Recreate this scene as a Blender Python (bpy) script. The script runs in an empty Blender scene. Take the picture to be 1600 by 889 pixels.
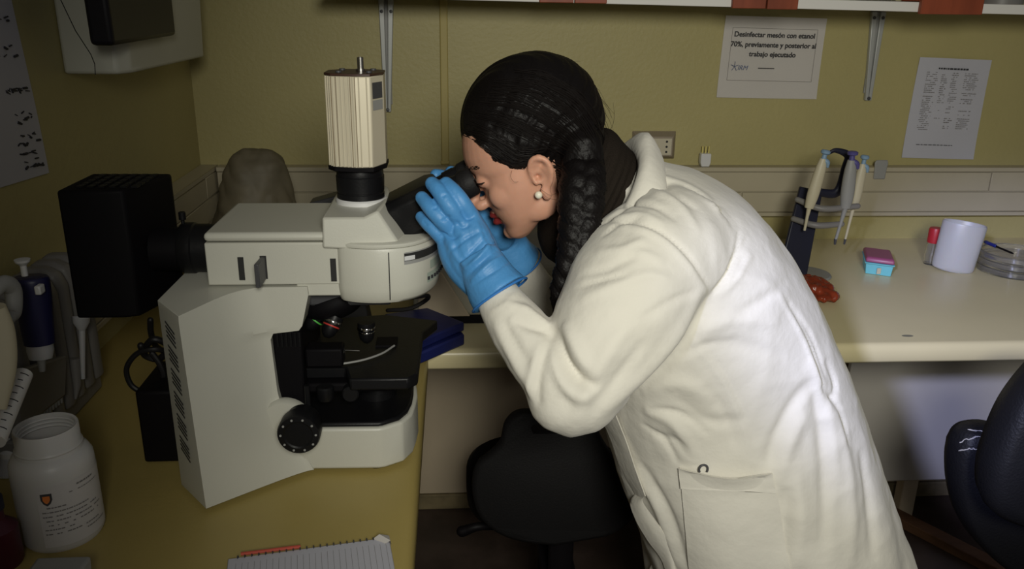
import bpy, bmesh, math, random
import numpy as np
from mathutils import Vector, Matrix
from mathutils.bvhtree import BVHTree
random.seed(7); np.random.seed(7)
S = bpy.context.scene
COL = S.collection
V = Vector
R = math.radians

# ------------------------------------------------------------------ camera
FPX = 1309.0
yaw, th, rl = R(4.06), R(18.7), R(0.8)
CP = V((0, 0, 1.52))
CF = V((math.sin(yaw)*math.cos(th), math.cos(yaw)*math.cos(th), -math.sin(th)))
_r0 = V((math.cos(yaw), -math.sin(yaw), 0)); _u0 = _r0.cross(CF)
CR = _r0*math.cos(rl) + _u0*math.sin(rl); CU = CR.cross(CF)
cam = bpy.data.cameras.new('camera'); co = bpy.data.objects.new('camera', cam); COL.objects.link(co)
cam.sensor_width = 36; cam.lens = FPX/1600*36; cam.clip_start = .05
m4 = Matrix((CR, CU, -CF)).transposed().to_4x4(); m4.translation = CP
co.matrix_world = m4
S.camera = co
cam.dof.use_dof = False

def ray(px, py): return CF + CR*((px-800)/FPX) - CU*((py-444.5)/FPX)
def at(px, py, x=None, y=None, z=None):
    """the point of the place that the photograph shows at px,py, on the plane x=, y= or z="""
    d = ray(px, py)
    t = (x-CP.x)/d.x if x is not None else (y-CP.y)/d.y if y is not None else (z-CP.z)/d.z
    return CP + d*t

# ------------------------------------------------------------------ light
S.view_settings.view_transform = 'Standard'; S.view_settings.look = 'None'
S.view_settings.exposure = 0.0; S.view_settings.gamma = 1.0; S.view_settings.use_curve_mapping = False
w = bpy.data.worlds.new('world'); S.world = w; w.use_nodes = True
w.node_tree.nodes['Background'].inputs[0].default_value = (.95, .92, .90, 1)
w.node_tree.nodes['Background'].inputs[1].default_value = .075

def area(name, loc, tgt, sx, sy, power, col, spread=180):
    l = bpy.data.lights.new(name, 'AREA'); l.shape = 'RECTANGLE'; l.size = sx; l.size_y = sy
    l.energy = power; l.color = col; l.spread = R(spread)
    o = bpy.data.objects.new(name, l); COL.objects.link(o); o.location = loc
    o.rotation_euler = (V(tgt)-V(loc)).to_track_quat('-Z', 'Y').to_euler()
    return o
def spot(name, loc, tgt, ang, blend, power, col, rad):
    l = bpy.data.lights.new(name, 'SPOT'); l.energy = power; l.color = col
    l.spot_size = R(ang); l.spot_blend = blend; l.shadow_soft_size = rad
    o = bpy.data.objects.new(name, l); COL.objects.link(o); o.location = loc
    o.rotation_euler = (V(tgt)-V(loc)).to_track_quat('-Z', 'Y').to_euler()
    return o
spot('room_lamp_light', (.15, -.45, 1.80), at(1170, 330, y=1.6), 76, 1.0, 100, (1.0, .98, .87), .18)
spot('projector_beam', (-.55, -.5, 1.92), (1.42, 1.92, .69), 18.5, .7, 235, (.54, .59, 1.0), .06)

# ------------------------------------------------------------------ materials
def mat(name, col, rough=.55, metal=0., spec=.5, bump=0., bscale=60., var=0., vscale=6., coat=0., trans=0., ior=1.45,
        alpha=1., stretch=None, sheen=0., sss=0., col2=None):
    m = bpy.data.materials.new(name); m.use_nodes = True
    nt = m.node_tree; b = nt.nodes['Principled BSDF']; L = nt.links
    c = tuple(col)+(1,)
    b.inputs['Base Color'].default_value = c
    b.inputs['Roughness'].default_value = rough; b.inputs['Metallic'].default_value = metal
    b.inputs['Specular IOR Level'].default_value = spec
    b.inputs['Coat Weight'].default_value = coat; b.inputs['Transmission Weight'].default_value = trans
    b.inputs['IOR'].default_value = ior; b.inputs['Alpha'].default_value = alpha
    b.inputs['Sheen Weight'].default_value = sheen
    if sss:
        b.inputs['Subsurface Weight'].default_value = sss; b.inputs['Subsurface Radius'].default_value = (.6, .25, .12)
        b.inputs['Subsurface Scale'].default_value = .01
    tc = nt.nodes.new('ShaderNodeTexCoord'); mp = nt.nodes.new('ShaderNodeMapping')
    L.new(tc.outputs['Object'], mp.inputs['Vector'])
    if stretch: mp.inputs['Scale'].default_value = stretch
    if var:
        n = nt.nodes.new('ShaderNodeTexNoise'); n.inputs['Scale'].default_value = vscale; n.inputs['Detail'].default_value = 5
        L.new(mp.outputs[0], n.inputs['Vector'])
        r = nt.nodes.new('ShaderNodeValToRGB'); r.color_ramp.elements[0].position = .3; r.color_ramp.elements[1].position = .7
        d = col2 if col2 else tuple(x*(1-var) for x in col)
        r.color_ramp.elements[0].color = tuple(d)+(1,); r.color_ramp.elements[1].color = c
        L.new(n.outputs['Fac'], r.inputs[0]); L.new(r.outputs[0], b.inputs['Base Color'])
    if bump:
        n2 = nt.nodes.new('ShaderNodeTexNoise'); n2.inputs['Scale'].default_value = bscale; n2.inputs['Detail'].default_value = 4
        L.new(mp.outputs[0], n2.inputs['Vector'])
        bp = nt.nodes.new('ShaderNodeBump'); bp.inputs['Strength'].default_value = bump; bp.inputs['Distance'].default_value = .004
        L.new(n2.outputs['Fac'], bp.inputs['Height']); L.new(bp.outputs[0], b.inputs['Normal'])
    return m
M = dict(
 wall=mat('yellow_wall_paint', (.44, .385, .17), .5, bump=.25, bscale=90, var=.12, vscale=2.5),
 wall2=mat('lower_wall_paint', (.40, .33, .19), .6, bump=.2, bscale=90, var=.1, vscale=3),
 floor=mat('brown_floor', (.085, .06, .05), .45, var=.5, vscale=9, bump=.1),
 top=mat('yellow_laminate', (.42, .325, .105), .42, var=.12, vscale=5, bump=.08, bscale=200),
 topw=mat('cream_laminate', (.68, .60, .36), .3, var=.08, vscale=4),
 wpanel=mat('pale_panel', (.66, .62, .56), .55, var=.05, vscale=5),
 panel=mat('beige_panel', (.60, .50, .36), .6, var=.08, vscale=5),
 trunk=mat('cream_plastic_trunking', (.47, .42, .30), .45, var=.08, vscale=8),
 base=mat('chipped_baseboard', (.30, .24, .13), .7, var=.6, vscale=14),
 bracket=mat('bracket_metal', (.42, .43, .42), .4, metal=.2),
 white=mat('white_metal', (.70, .70, .70), .4, metal=.1),
 shelf=mat('white_shelf', (.78, .76, .72), .5),
 redwood=mat('red_brown_wood', (.34, .075, .03), .5, var=.4, vscale=30, stretch=(1, 1, .12)),
 paper=mat('printer_paper', (.56, .53, .50), .7, var=.04),
 paperl=mat('bluish_paper', (.50, .50, .56), .7, var=.05),
 ink=mat('black_ink', (.03, .03, .035), .6), greyink=mat('grey_ink', (.20, .19, .19), .6), blueink=mat('blue_grey_ink', (.13, .16, .27), .6),
 redink=mat('red_marker', (.5, .08, .05), .6),
 mic=mat('microscope_enamel', (.55, .545, .48), .38, bump=.05, bscale=400, spec=.4),
 micb=mat('black_enamel', (.006, .006, .007), .42, spec=.3, bump=.05, bscale=300),
 micm=mat('matt_black', (.0035, .003, .004), .65, spec=.15),
 slot=mat('dark_slot', (.02, .02, .02), .7),
 alu=mat('cream_anodised', (.66, .60, .46), .38, metal=.15), steel=mat('steel', (.6, .58, .55), .25, metal=1.),
 chrome=mat('chrome', (.75, .74, .72), .12, metal=1.), groove=mat('tan_groove', (.20, .15, .09), .6), brown=mat('brown_plate', (.05, .022, .015), .4),
 grey=mat('grey_plastic', (.30, .30, .29), .5), dgrey=mat('dark_grey_plastic', (.06, .06, .065), .45),
 label=mat('grey_green_label', (.36, .42, .36), .6), green=mat('green_mark', (.10, .5, .08), .5), red=mat('red_mark', (.5, .04, .03), .5),
 greenglow=mat('green_filter', (.12, .45, .05), .4),
 navy=mat('navy_plastic', (.012, .012, .06), .4), navyd=mat('dark_navy', (.010, .011, .028), .45),
 blue=mat('dark_blue_box', (.012, .018, .11), .4, bump=.1), bluep=mat('blue_pen_plastic', (.01, .02, .20), .35),
 black=mat('black_plastic', (.005, .004, .005), .55, spec=.2), rubber=mat('black_rubber', (.009, .0085, .009), .6, spec=.3, bump=.15, bscale=250),
 leather=mat('black_leatherette', (.009, .009, .011), .5, spec=.3, bump=.3, bscale=220), crack=mat('torn_lining', (.42, .40, .38), .8),
 jar=mat('white_jar_plastic', (.62, .61, .60), .38, sss=.1), jarlabel=mat('jar_label', (.60, .58, .58), .6),
 orange=mat('orange_crest', (.75, .22, .05), .6), wine=mat('dark_wine_plastic', (.07, .008, .02), .35),
 trans=mat('milky_plastic', (.68, .68, .70), .35, trans=.35, sss=.2), clear=mat('clear_glass', (.90, .90, .90), .06, trans=.95),
 cable=mat('black_cable', (.010, .009, .010), .5),
 plastic_bag=mat('olive_plastic_cover', (.20, .17, .11), .6, var=.45, vscale=11, alpha=.93, bump=.3, bscale=14),
 skin=mat('skin', (.60, .315, .215), .5, sss=.25, bump=.04, bscale=300, var=.10, vscale=22), lip=mat('lips', (.24, .03, .03), .4),
 hair=mat('black_hair', (.0045, .0035, .0035), .5, bump=.35, bscale=160, spec=.2),
 strand=mat('hair_strand', (.006, .0045, .004), .48, spec=.3),
 knit=mat('dark_brown_knit', (.017, .013, .010), .9, bump=.5, bscale=500, spec=.1),
 coat=mat('white_cotton', (.67, .645, .575), .85, bump=.45, bscale=38, sheen=.1, var=.04, vscale=5),
 glove=mat('blue_nitrile', (.075, .28, .60), .48, bump=.25, bscale=110, var=.12, vscale=30),
 gloved=mat('blue_nitrile_rim', (.03, .17, .50), .45), jeans=mat('blue_denim', (.03, .06, .12), .9, bump=.3, bscale=400),
 shoe=mat('dark_shoe', (.02, .02, .022), .6), pearl=mat('pearl', (.80, .76, .62), .15, coat=1.), eye=mat('eye_white', (.6, .58, .55), .2),
 iris=mat('dark_iris', (.02, .01, .008), .2),
 pink=mat('pink_lid', (.38, .09, .20), .35, trans=.2), cyan=mat('cyan_box', (.16, .52, .58), .4), redcap=mat('red_cap', (.42, .02, .03), .4),
 amber=mat('orange_wrapper', (.30, .045, .015), .25, bump=.4, bscale=60, var=.5, vscale=40), pip=mat('cream_pipette', (.55, .50, .36), .45),
 lblue=mat('light_blue_plastic', (.22, .34, .48), .45), viol=mat('violet_plastic', (.09, .08, .26), .45), yel=mat('yellow_tip', (.7, .6, .2), .5),
 socket=mat('grey_socket_frame', (.30, .25, .19), .5), socketw=mat('cream_socket', (.55, .50, .38), .45),
 disp=mat('dispenser_white', (.52, .52, .45), .5), smoke=mat('smoked_plastic', (.010, .009, .012), .4, spec=.3),
 mach=mat('grey_white_instrument', (.42, .40, .32), .5), ducts=mat('painted_conduit', (.43, .355, .13), .55), stain=mat('grey_stain', (.25, .24, .18), .6),
 wood=mat('raw_wood', (.20, .10, .05), .7, var=.4, vscale=20, stretch=(.2, 1, 1)), holder=mat('grey_ribbed_plastic', (.20, .19, .18), .45),
)

# ------------------------------------------------------------------ mesh helpers
def cat_rom(pts, n):
    """smooth resampling of rows of numbers"""
    P = np.array(pts, float)
    if len(P) < 3:
        t = np.linspace(0, 1, n)[:, None]; return P[0]*(1-t)+P[-1]*t
    Q = np.vstack([2*P[0]-P[1], P, 2*P[-1]-P[-2]]); out = []
    m = len(P)-1
    for s in np.linspace(0, m, n):
        i = min(int(s), m-1); t = s-i; a, b, c, d = Q[i:i+4]
        out.append(.5*((2*b)+(-a+c)*t+(2*a-5*b+4*c-d)*t*t+(-a+3*b-3*c+d)*t**3))
    return np.array(out)

class MB:
    def __init__(s): s.v = []; s.f = []; s.mi = []
    def add(s, vs, fs, m=0):
        k = len(s.v); s.v += [tuple(q) for q in vs]; s.f += [tuple(i+k for i in f) for f in fs]; s.mi += [m]*len(fs); return s
    def box(s, a, b, m=0, rot=None, piv=None):
        x0, y0, z0 = a; x1, y1, z1 = b
        vs = [V((x, y, z)) for z in (z0, z1) for y in (y0, y1) for x in (x0, x1)]
        if rot is not None:
            c = V(piv) if piv is not None else (V(a)+V(b))/2
            vs = [rot @ (q-c)+c for q in vs]
        return s.add(vs, [(0, 2, 3, 1), (4, 5, 7, 6), (0, 1, 5, 4), (2, 6, 7, 3), (0, 4, 6, 2), (1, 3, 7, 5)], m)
    def loft(s, rings, cap=True, closed=True, m=0, loop=False):
        n = len(rings[0]); vs = [p for r in rings for p in r]; fs = []
        nr = len(rings)
        for i in range(nr if loop else nr-1):
            for j in range(n if closed else n-1):
                a = i*n+j; b = i*n+(j+1) % n; i2 = (i+1) % nr
                fs.append((a, b, i2*n+(j+1) % n, i2*n+j))
        if cap and not loop: fs += [tuple(range(n))[::-1], tuple(range((nr-1)*n, nr*n))]
        return s.add(vs, fs, m)
    def prism(s, poly, p0, p1, m=0):
        """poly: list of points (3D) on the first face, swept by the vector p1-p0"""
        d = V(p1)-V(p0); A = [V(q) for q in poly]
        return s.loft([A, [q+d for q in A]], m=m)
    def tube(s, path, rad, n=16, m=0, res=None, flat=None, round_ends=False):
        P = np.array([tuple(p) for p in path], float); r = np.array(rad if hasattr(rad, '__len__') else [rad]*len(P), float)
        if res: Z = cat_rom(np.column_stack([P, r]), res); P, r = Z[:, :3], np.maximum(Z[:, 3], 1e-4)
        if round_ends:
            d0 = P[0]-P[1]; d0 /= np.linalg.norm(d0); d1 = P[-1]-P[-2]; d1 /= np.linalg.norm(d1)
            A = [(P[0]+d0*r[0]*math.sin(a), r[0]*math.cos(a)) for a in (1.45, 1.1, .7, .35)]
            B = [(P[-1]+d1*r[-1]*math.sin(a), r[-1]*math.cos(a)) for a in (.35, .7, 1.1, 1.45)]
            P = np.vstack([[a[0] for a in A], P, [b[0] for b in B]]); r = np.concatenate([[a[1] for a in A], r, [b[1] for b in B]])
        T = np.gradient(P, axis=0); up = V((0, 0, 1)); t0 = V(T[0]).normalized()
        if abs(t0.dot(up)) > .9: up = V((0, 1, 0))
        u = (up-t0*up.dot(t0)).normalized(); rings = []
        for i in range(len(P)):
            t = V(T[i]).normalized(); u = (u-t*u.dot(t)).normalized(); w_ = t.cross(u)
            k = flat if flat else 1
            rings.append([V(P[i])+u*(r[i]*math.cos(2*math.pi*j/n))+w_*(r[i]*k*math.sin(2*math.pi*j/n)) for j in range(n)])
        return s.loft(rings, m=m)
    def cyl(s, p0, p1, r0, r1=None, n=32, m=0):
        return s.tube([p0, p1], [r0, r0 if r1 is None else r1], n=n, m=m)
    def lathe(s, prof, org, ax=(0, 0, 1), n=48, m=0, cap=True, sx=1, sy=1, ref=None):
        """prof: (radius, height) pairs along ax from org"""
        a = V(ax).normalized(); e = V(ref) if ref else (V((1, 0, 0)) if abs(a.x) < .9 else V((0, 1, 0)))
        u = (e-a*e.dot(a)).normalized(); w_ = a.cross(u); o = V(org)
        rings = [[o+a*h+u*(r*sx*math.cos(2*math.pi*j/n))+w_*(r*sy*math.sin(2*math.pi*j/n)) for j in range(n)] for r, h in prof]
        return s.loft(rings, cap=cap, m=m)
    def ell(s, c, r, rot=None, n=24, k=16, m=0):
        vs = []; c = V(c)
        for i in range(1, k):
            a = math.pi*i/k
            for j in range(n):
                b = 2*math.pi*j/n; q = V((r[0]*math.sin(a)*math.cos(b), r[1]*math.sin(a)*math.sin(b), r[2]*math.cos(a)))
                vs.append(c+(rot @ q if rot else q))
        rings = [vs[i*n:(i+1)*n] for i in range(k-1)]
        q0 = V((0, 0, r[2])); q1 = V((0, 0, -r[2]))
        base = len(s.v); s.loft(rings, cap=False, m=m)
        kk = len(s.v); s.v += [tuple(c+(rot @ q0 if rot else q0)), tuple(c+(rot @ q1 if rot else q1))]
        for j in range(n):
            s.f.append((kk, base+(j+1) % n, base+j)[::-1]); s.mi.append(m)
            e = base+(k-2)*n; s.f.append((kk+1, e+j, e+(j+1) % n)[::-1]); s.mi.append(m)
        return s
    def grid(s, rows, th_=None, nrm=None, m=0):
        """open sheet from rows of points; th_ gives it thickness along nrm"""
        if th_:
            d = V(nrm).normalized()*th_
            n = len(rows[0]); top = [[V(p) for p in r] for r in rows]; bot = [[q-d for q in r] for r in top]
            rings = [t+b[::-1] for t, b in zip(top, bot)]
            return s.loft(rings, m=m)
        return s.loft([[V(p) for p in r] for r in rows], cap=False, closed=False, m=m)
    def build(s, name, mats, parent=None, smooth=True, bevel=0, ang=35, seg=2, sub=0):
        me = bpy.data.meshes.new(name); me.from_pydata(s.v, [], s.f)
        ms = mats if isinstance(mats, (list, tuple)) else [mats]
        for m in ms: me.materials.append(M[m])
        me.polygons.foreach_set('material_index', s.mi)
        bm = bmesh.new(); bm.from_mesh(me); bmesh.ops.recalc_face_normals(bm, faces=bm.faces); bm.to_mesh(me); bm.free()
        return link(name, me, parent, smooth, bevel, ang, seg, sub)

def link(name, me, parent=None, smooth=True, bevel=0, ang=35, seg=2, sub=0):
    o = bpy.data.objects.new(name, me); COL.objects.link(o)
    if parent:
        o.parent = parent; q = parent; off = V((0, 0, 0))
        while q: off += V(q.location); q = q.parent
        o.location = -off
    if smooth:
        me.polygons.foreach_set('use_smooth', [True]*len(me.polygons))
    if bevel:
        b = o.modifiers.new('bevel', 'BEVEL'); b.width = bevel; b.segments = seg; b.limit_method = 'ANGLE'; b.angle_limit = R(30)
        b.harden_normals = False
    if sub:
        b = o.modifiers.new('sub', 'SUBSURF'); b.levels = sub; b.render_levels = sub
    if smooth:
        e = [x for x in me.edges]
        bm = bmesh.new(); bm.from_mesh(me)
        for ed in bm.edges:
            if len(ed.link_faces) == 2 and ed.calc_face_angle(0) > R(ang): ed.smooth = False
        bm.to_mesh(me); bm.free()
    me.update()
    return o

def tag(o, label, cat, group=None):
    o['label'] = label; o['category'] = cat
    if group: o['group'] = group
    return o
def thing(name, label, cat, loc=(0, 0, 0), group=None):
    o = bpy.data.objects.new(name, None); COL.objects.link(o); o.location = loc; o.empty_display_size = .05
    return tag(o, label, cat, group)
def struct(o): o['kind'] = 'structure'; return o

def fuse(name, mb, mats, parent, voxel, smooth=4, post=None):
    """voxel union of everything in mb, smoothed, as one continuous surface"""
    me = bpy.data.meshes.new('tmp'); me.from_pydata(mb.v, [], mb.f)
    bm = bmesh.new(); bm.from_mesh(me); bmesh.ops.recalc_face_normals(bm, faces=bm.faces); bm.to_mesh(me); bm.free()
    o = bpy.data.objects.new('tmp', me); COL.objects.link(o)
    r = o.modifiers.new('r', 'REMESH'); r.mode = 'VOXEL'; r.voxel_size = voxel
    if smooth:
        q = o.modifiers.new('s', 'SMOOTH'); q.iterations = smooth; q.factor = .5
    dg = bpy.context.evaluated_depsgraph_get(); dg.update()
    out = bpy.data.meshes.new_from_object(o.evaluated_get(dg)); out.name = name
    bpy.data.objects.remove(o); bpy.data.meshes.remove(me)
    out.materials.clear()
    for m in (mats if isinstance(mats, (list, tuple)) else [mats]): out.materials.append(M[m])
    if post: post(out)
    return link(name, out, parent, True, ang=180)

def getv(me):
    a = np.empty(len(me.vertices)*3); me.vertices.foreach_get('co', a); return a.reshape(-1, 3)
def getn(me):
    me.update()
    a = np.empty(len(me.vertices)*3, np.float32); me.vertex_normals.foreach_get('vector', a); return a.reshape(-1, 3).astype(float)
def setv(me, a): me.vertices.foreach_set('co', a.ravel()); me.update()
def bvh(me):
    bm = bmesh.new(); bm.from_mesh(me); t = BVHTree.FromBMesh(bm); bm.free(); return t
def hit(t, px, py):
    h = t.ray_cast(CP, ray(px, py).normalized()); return h[0], h[1]
def creases(me, lines, prof=None):
    """press folds and seams into a cloth surface; each line = (photo points, height, width)"""
    t = bvh(me); X = getv(me); N = getn(me); D = np.zeros(len(X))
    for pts, amp, wd in lines:
        P = cat_rom(pts, max(8, len(pts)*7)); H = [hit(t, *p)[0] for p in P]; H = [tuple(h) for h in H if h is not None]
        if len(H) < 2: continue
        H = np.array(H); lo = H.min(0)-4*wd; hi = H.max(0)+4*wd
        idx = np.where(np.all((X > lo) & (X < hi), axis=1) & (N[:, 1] < .35))[0]
        if not len(idx): continue
        best = np.full(len(idx), 9.); tt = np.zeros(len(idx)); K = len(H)-1
        for i in range(K):
            a, b = H[i], H[i+1]; ab = b-a; L2 = ab @ ab+1e-12
            if L2 > .03**2: continue
            s_ = np.clip(((X[idx]-a) @ ab)/L2, 0, 1); d = np.linalg.norm(X[idx]-(a+s_[:, None]*ab), axis=1)
            k = d < best; best[k] = d[k]; tt[k] = (i+s_[k])/K
        fade = np.clip(np.sin(np.pi*np.clip(tt, .001, .999)), 0, 1)**.5
        D[idx] += amp*fade*np.exp(-(best/wd)**2)
    setv(me, X+N*D[:, None])

def vnoise(X, scale, seed=0):
    """cheap smooth noise: a sum of random waves"""
    rs = np.random.RandomState(seed); out = np.zeros(len(X))
    for k in range(14):
        d = rs.normal(size=3); d /= np.linalg.norm(d); out += np.sin(X @ d*scale*rs.uniform(.6, 1.8)+rs.uniform(0, 6.28))
    return out/14

def text_mesh(body, size, loc, xdir, ydir, mb, m=0, align='LEFT', shear=0, depth=.0003, bold=0.):
    c = bpy.data.curves.new('t', 'FONT'); c.body = body; c.size = size; c.align_x = align; c.extrude = depth; c.shear = shear; c.offset = bold
    o = bpy.data.objects.new('t', c); COL.objects.link(o)
    dg = bpy.context.evaluated_depsgraph_get(); dg.update()
    me = bpy.data.meshes.new_from_object(o.evaluated_get(dg))
    xd = V(xdir).normalized(); yd = V(ydir).normalized(); nd = xd.cross(yd); L = V(loc)
    mb.add([L+xd*v.co.x+yd*v.co.y+nd*v.co.z for v in me.vertices], [tuple(p.vertices) for p in me.polygons], m)
    bpy.data.objects.remove(o); bpy.data.curves.remove(c); bpy.data.meshes.remove(me)

# ================================================================== ROOM
YB, XL, H = 2.30, -.685, .873
FR = 1.51      # front edge of the back worktop
struct(MB().box((XL-.12, YB, -.05), (3.2, YB+.12, 2.7)).build('wall_back', 'wall'))
struct(MB().box((XL-.12, -1.6, -.05), (XL, YB, 2.7)).build('wall_left', 'wall'))
struct(MB().box((XL-.12, -1.6, -.1), (3.2, YB+.12, 0)).build('floor', 'floor'))
# beige lower wall seen under the bench, left part
struct(MB().box((-.16, YB-.012, .055), (3.1, YB, .80)).build('trim_1', 'panel'))
struct(MB().box((-.16, YB-.02, 0), (3.1, YB, .053)).build('baseboard_back', 'base', bevel=.004))
# cable trunking on both walls: body, lids with grooves
def trunk(name, a, b, d, nrm):
    """run a->b along the wall, sticking out by nrm*d"""
    z0, z1 = .952, 1.088
    mb = MB(); A = V(a); B = V(b); n = V(nrm); t = (B-A).normalized(); L = (B-A).length
    def seg(z, zz, d0, d1, s0=0, s1=None):
        s1 = L if s1 is None else s1
        p = [A+t*s0+n*d0, A+t*s1+n*d0, A+t*s1+n*d1, A+t*s0+n*d1]
        mb.loft([[V((q.x, q.y, z)) for q in p], [V((q.x, q.y, zz)) for q in p]])
    seg(z0, z1, 0, d-.006)
    seg(z1-.010, z1+.002, 0, d+.001); seg(z0-.002, z0+.009, 0, d+.001)
    for (za, zb, off) in ((z0+.011, z0+.067, .42), (z0+.070, z1-.012, .12)):
        x = 0; first = True
        while x < L:
            e = min(L, x+(off if first else 1.02)); seg(za, zb, d-.006, d, x+.0015, e-.0015); x = e; first = False
    return struct(mb.build(name, 'trunk', bevel=.0012, seg=1))
trunk('trim_2', (XL+.05, YB, 0), (3.1, YB, 0), .038, (0, -1, 0))
trunk('trim_3', (XL, YB-.0, 0), (XL, .3, 0), .045, (1, 0, 0))
# painted conduit up the back wall
mb = MB(); mb.box((-.036, YB-.007, 1.09), (-.015, YB, 2.7)); mb.box((-.038, YB-.009, 1.092), (-.013, YB, 1.102))
struct(mb.build('trim_4', 'ducts', bevel=.003))

# L-shaped worktops, rounded front lip
def worktop(name, pts, m, label):
    prof = [(0, -.042), (-.012, -.042), (0.0, -.040)]
    mb = MB()
    return mb
mb = MB()
def slab(x0, x1, y0, y1, lipy=None, lipx=None):
    if lipy is not None:
        pr_ = [(y1, H), (y0+.014, H), (y0+.006, H-.002), (y0+.001, H-.009), (y0, H-.018), (y0, H-.036), (y0+.004, H-.042), (y0+.03, H-.042), (y1, H-.042)]
        return [[V((x, a, b)) for a, b in pr_] for x in (x0, x1)]
    pr_ = [(x0, H), (x1-.014, H), (x1-.006, H-.002), (x1-.001, H-.009), (x1, H-.018), (x1, H-.036), (x1-.004, H-.042), (x0, H-.042)]
    return [[V((a, y, b)) for a, b in pr_] for y in (y0, y1)]
mb.loft(slab(-.055, 3.1, FR, YB, lipy=1))
o = mb.build('worktop', 'topw', ang=60); tag(o, 'long cream worktop along the back wall, under the cable trunking', 'worktop')
mb = MB(); mb.loft(slab(XL, -.055, .05, YB, lipx=1))
o = mb.build('worktop', 'top', ang=60); tag(o, 'yellow worktop along the left wall carrying the microscope', 'worktop')
# base cabinet under the left worktop (its side is seen as the edge of the bench)
c = thing('bench_cabinet', 'plain cabinet body under the yellow left worktop', 'cabinet', (XL+.3, 1.2, 0))
MB().box((XL+.002, .08, .0), (-.165, YB-.03, H-.043)).build('body', 'panel', c, bevel=.003)
# hanging beige panel and leg under the right part of the bench
o = MB().box((1.14, 2.15, at(1450, 750, y=2.15).z), (3.1, 2.168, H-.045)).build('modesty_panel', 'wpanel', bevel=.002); tag(o, 'beige panel hanging under the back worktop on the right', 'panel')
p = at(1417, 778, y=2.18)
mb = MB(); mb.box((p.x-.024, 2.172, .0), (p.x+.024, 2.212, H-.045))
o = mb.build('support_post', 'panel', bevel=.003); tag(o, 'square beige post holding up the back worktop on the right', 'post')
o = MB().box((-.32, -.025, 0), (.34, .025, .03), rot=Matrix.Rotation(R(-58), 3, 'Z')).build('wooden_batten', 'wood', bevel=.003)
o.location = at(1480, 858, z=0); tag(o, 'brown wooden batten lying on the floor under the right bench', 'batten')
o = MB().lathe([(.0, 0), (.010, .0), (.011, .0006), (0, .0006)], at(1418, 525, z=H+.0002), sx=1.1, sy=.5).build('stain', 'stain'); tag(o, 'small grey smudge on the cream worktop near its front edge', 'stain')

# ---- shelf, its brackets and the red blocks
ZS = 1.512
sy0 = YB-.30
# the shelf's front lower edge as seen
zs = at(1300, 16, y=sy0).z
zA, zB = at(848, 3.5, y=sy0), at(1600, 23, y=sy0)
def zsh(x): return zA.z+(zB.z-zA.z)*(x-zA.x)/(zB.x-zA.x)
sh = MB().loft([[V((x, y, zsh(x)+dz)) for y, dz in ((sy0, 0), (YB, 0), (YB, .022), (sy0, .022))] for x in (-.30, 3.1)]).build('wall_shelf', 'shelf', bevel=.0015); tag(sh, 'long white shelf board across the top of the back wall', 'shelf')
def wood_block(x0, x1, label, px_b):
    a = at(x0, px_b, y=sy0-.012); b = at(x1, px_b, y=sy0-.012)
    mb = MB(); mb.box((a.x, sy0-.014, a.z), (b.x, sy0-.001, a.z+.16)); mb.box((a.x, sy0-.001, zsh(a.x)+.0235), (b.x, sy0+.12, a.z+.155))
    o = mb.build('wooden_box', 'redwood', bevel=.0015); tag(o, label, 'wooden box', 'red wooden boxes on the shelf')
wood_block(843, 896, 'red-brown wooden box at the shelf edge, leftmost, above the head', 4)
wood_block(898, 948, 'red-brown wooden box at the shelf edge, second from the left', 5)
wood_block(1144, 1196, 'red-brown wooden box above the left half of the printed Spanish notice', 13)
wood_block(1198, 1246, 'red-brown wooden box above the right corner of the printed Spanish notice', 14.5)
wood_block(1437, 1534, 'wide red-brown wooden box at the shelf edge, rightmost', 22)
def glassware(x, r, h, label, m):
    q = at(x, 5, y=sy0+.05); o = MB().lathe([(.0, 0), (r, 0), (r, h*.6), (r*.4, h*.85), (r*.4, h), (r*.32, h), (r*.32, h*.85), (r*.9, h*.6), (r*.9, .004), (0, .004)], (q.x, sy0+.05+r*.6, zsh(q.x)+.0228)).build('flask', m)
    tag(o, label, 'flask')
glassware(1380, .055, .16, 'glass flask on the shelf above the right bracket', 'clear')
glassware(1575, .05, .16, 'green-tinged bottle on the shelf at the right edge', 'holder')

def bracket(px, px2, pyb, label, two=True):
    a = at(px, 0, y=YB-.01); b = at(px2, pyb, y=YB-.01)
    t = thing('shelf_bracket', label, 'bracket', (b.x, YB, b.z), 'white shelf brackets')
    for s in (-1, 1):
        mb = MB(); g = .012; e = .0045
        A = V((a.x+s*g, 0, zsh(a.x)-.002)); B = V((b.x+s*e, 0, b.z))
        P = [V((A.x-.0075, 0, A.z)), V((A.x+.0075, 0, A.z)), V((B.x+.0045, 0, B.z)), V((B.x-.0045, 0, B.z))]
        mb.loft([[V((q.x, YB-.001, q.z)) for q in P], [V((q.x, YB-.014, q.z)) for q in P]])
        mb.build('bracket_arm', 'bracket', t, bevel=.002)
    mb = MB(); mb.box((a.x-.008, YB-.006, b.z+.02), (a.x+.008, YB-.001, zsh(a.x)-.003)); mb.build('back_strip', 'grey', t)
    for s in (-1, 1):
        MB().lathe([(0, 0), (.0045, 0), (.004, .003), (0, .0035)], (a.x+s*.012, YB-.014, 1.490), (0, -1, 0), n=12).build('screw', 'dgrey', t)
    MB().lathe([(0, 0), (.005, 0), (.004, .003), (0, .0035)], (b.x, YB-.014, b.z+.006), (0, -1, 0), n=12).build('screw', 'dgrey', t)
bracket(1376, 1356, 157, 'white metal shelf bracket between the two paper notices')
bracket(603, 606, 175, 'white metal shelf bracket rising behind the microscope camera')

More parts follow.
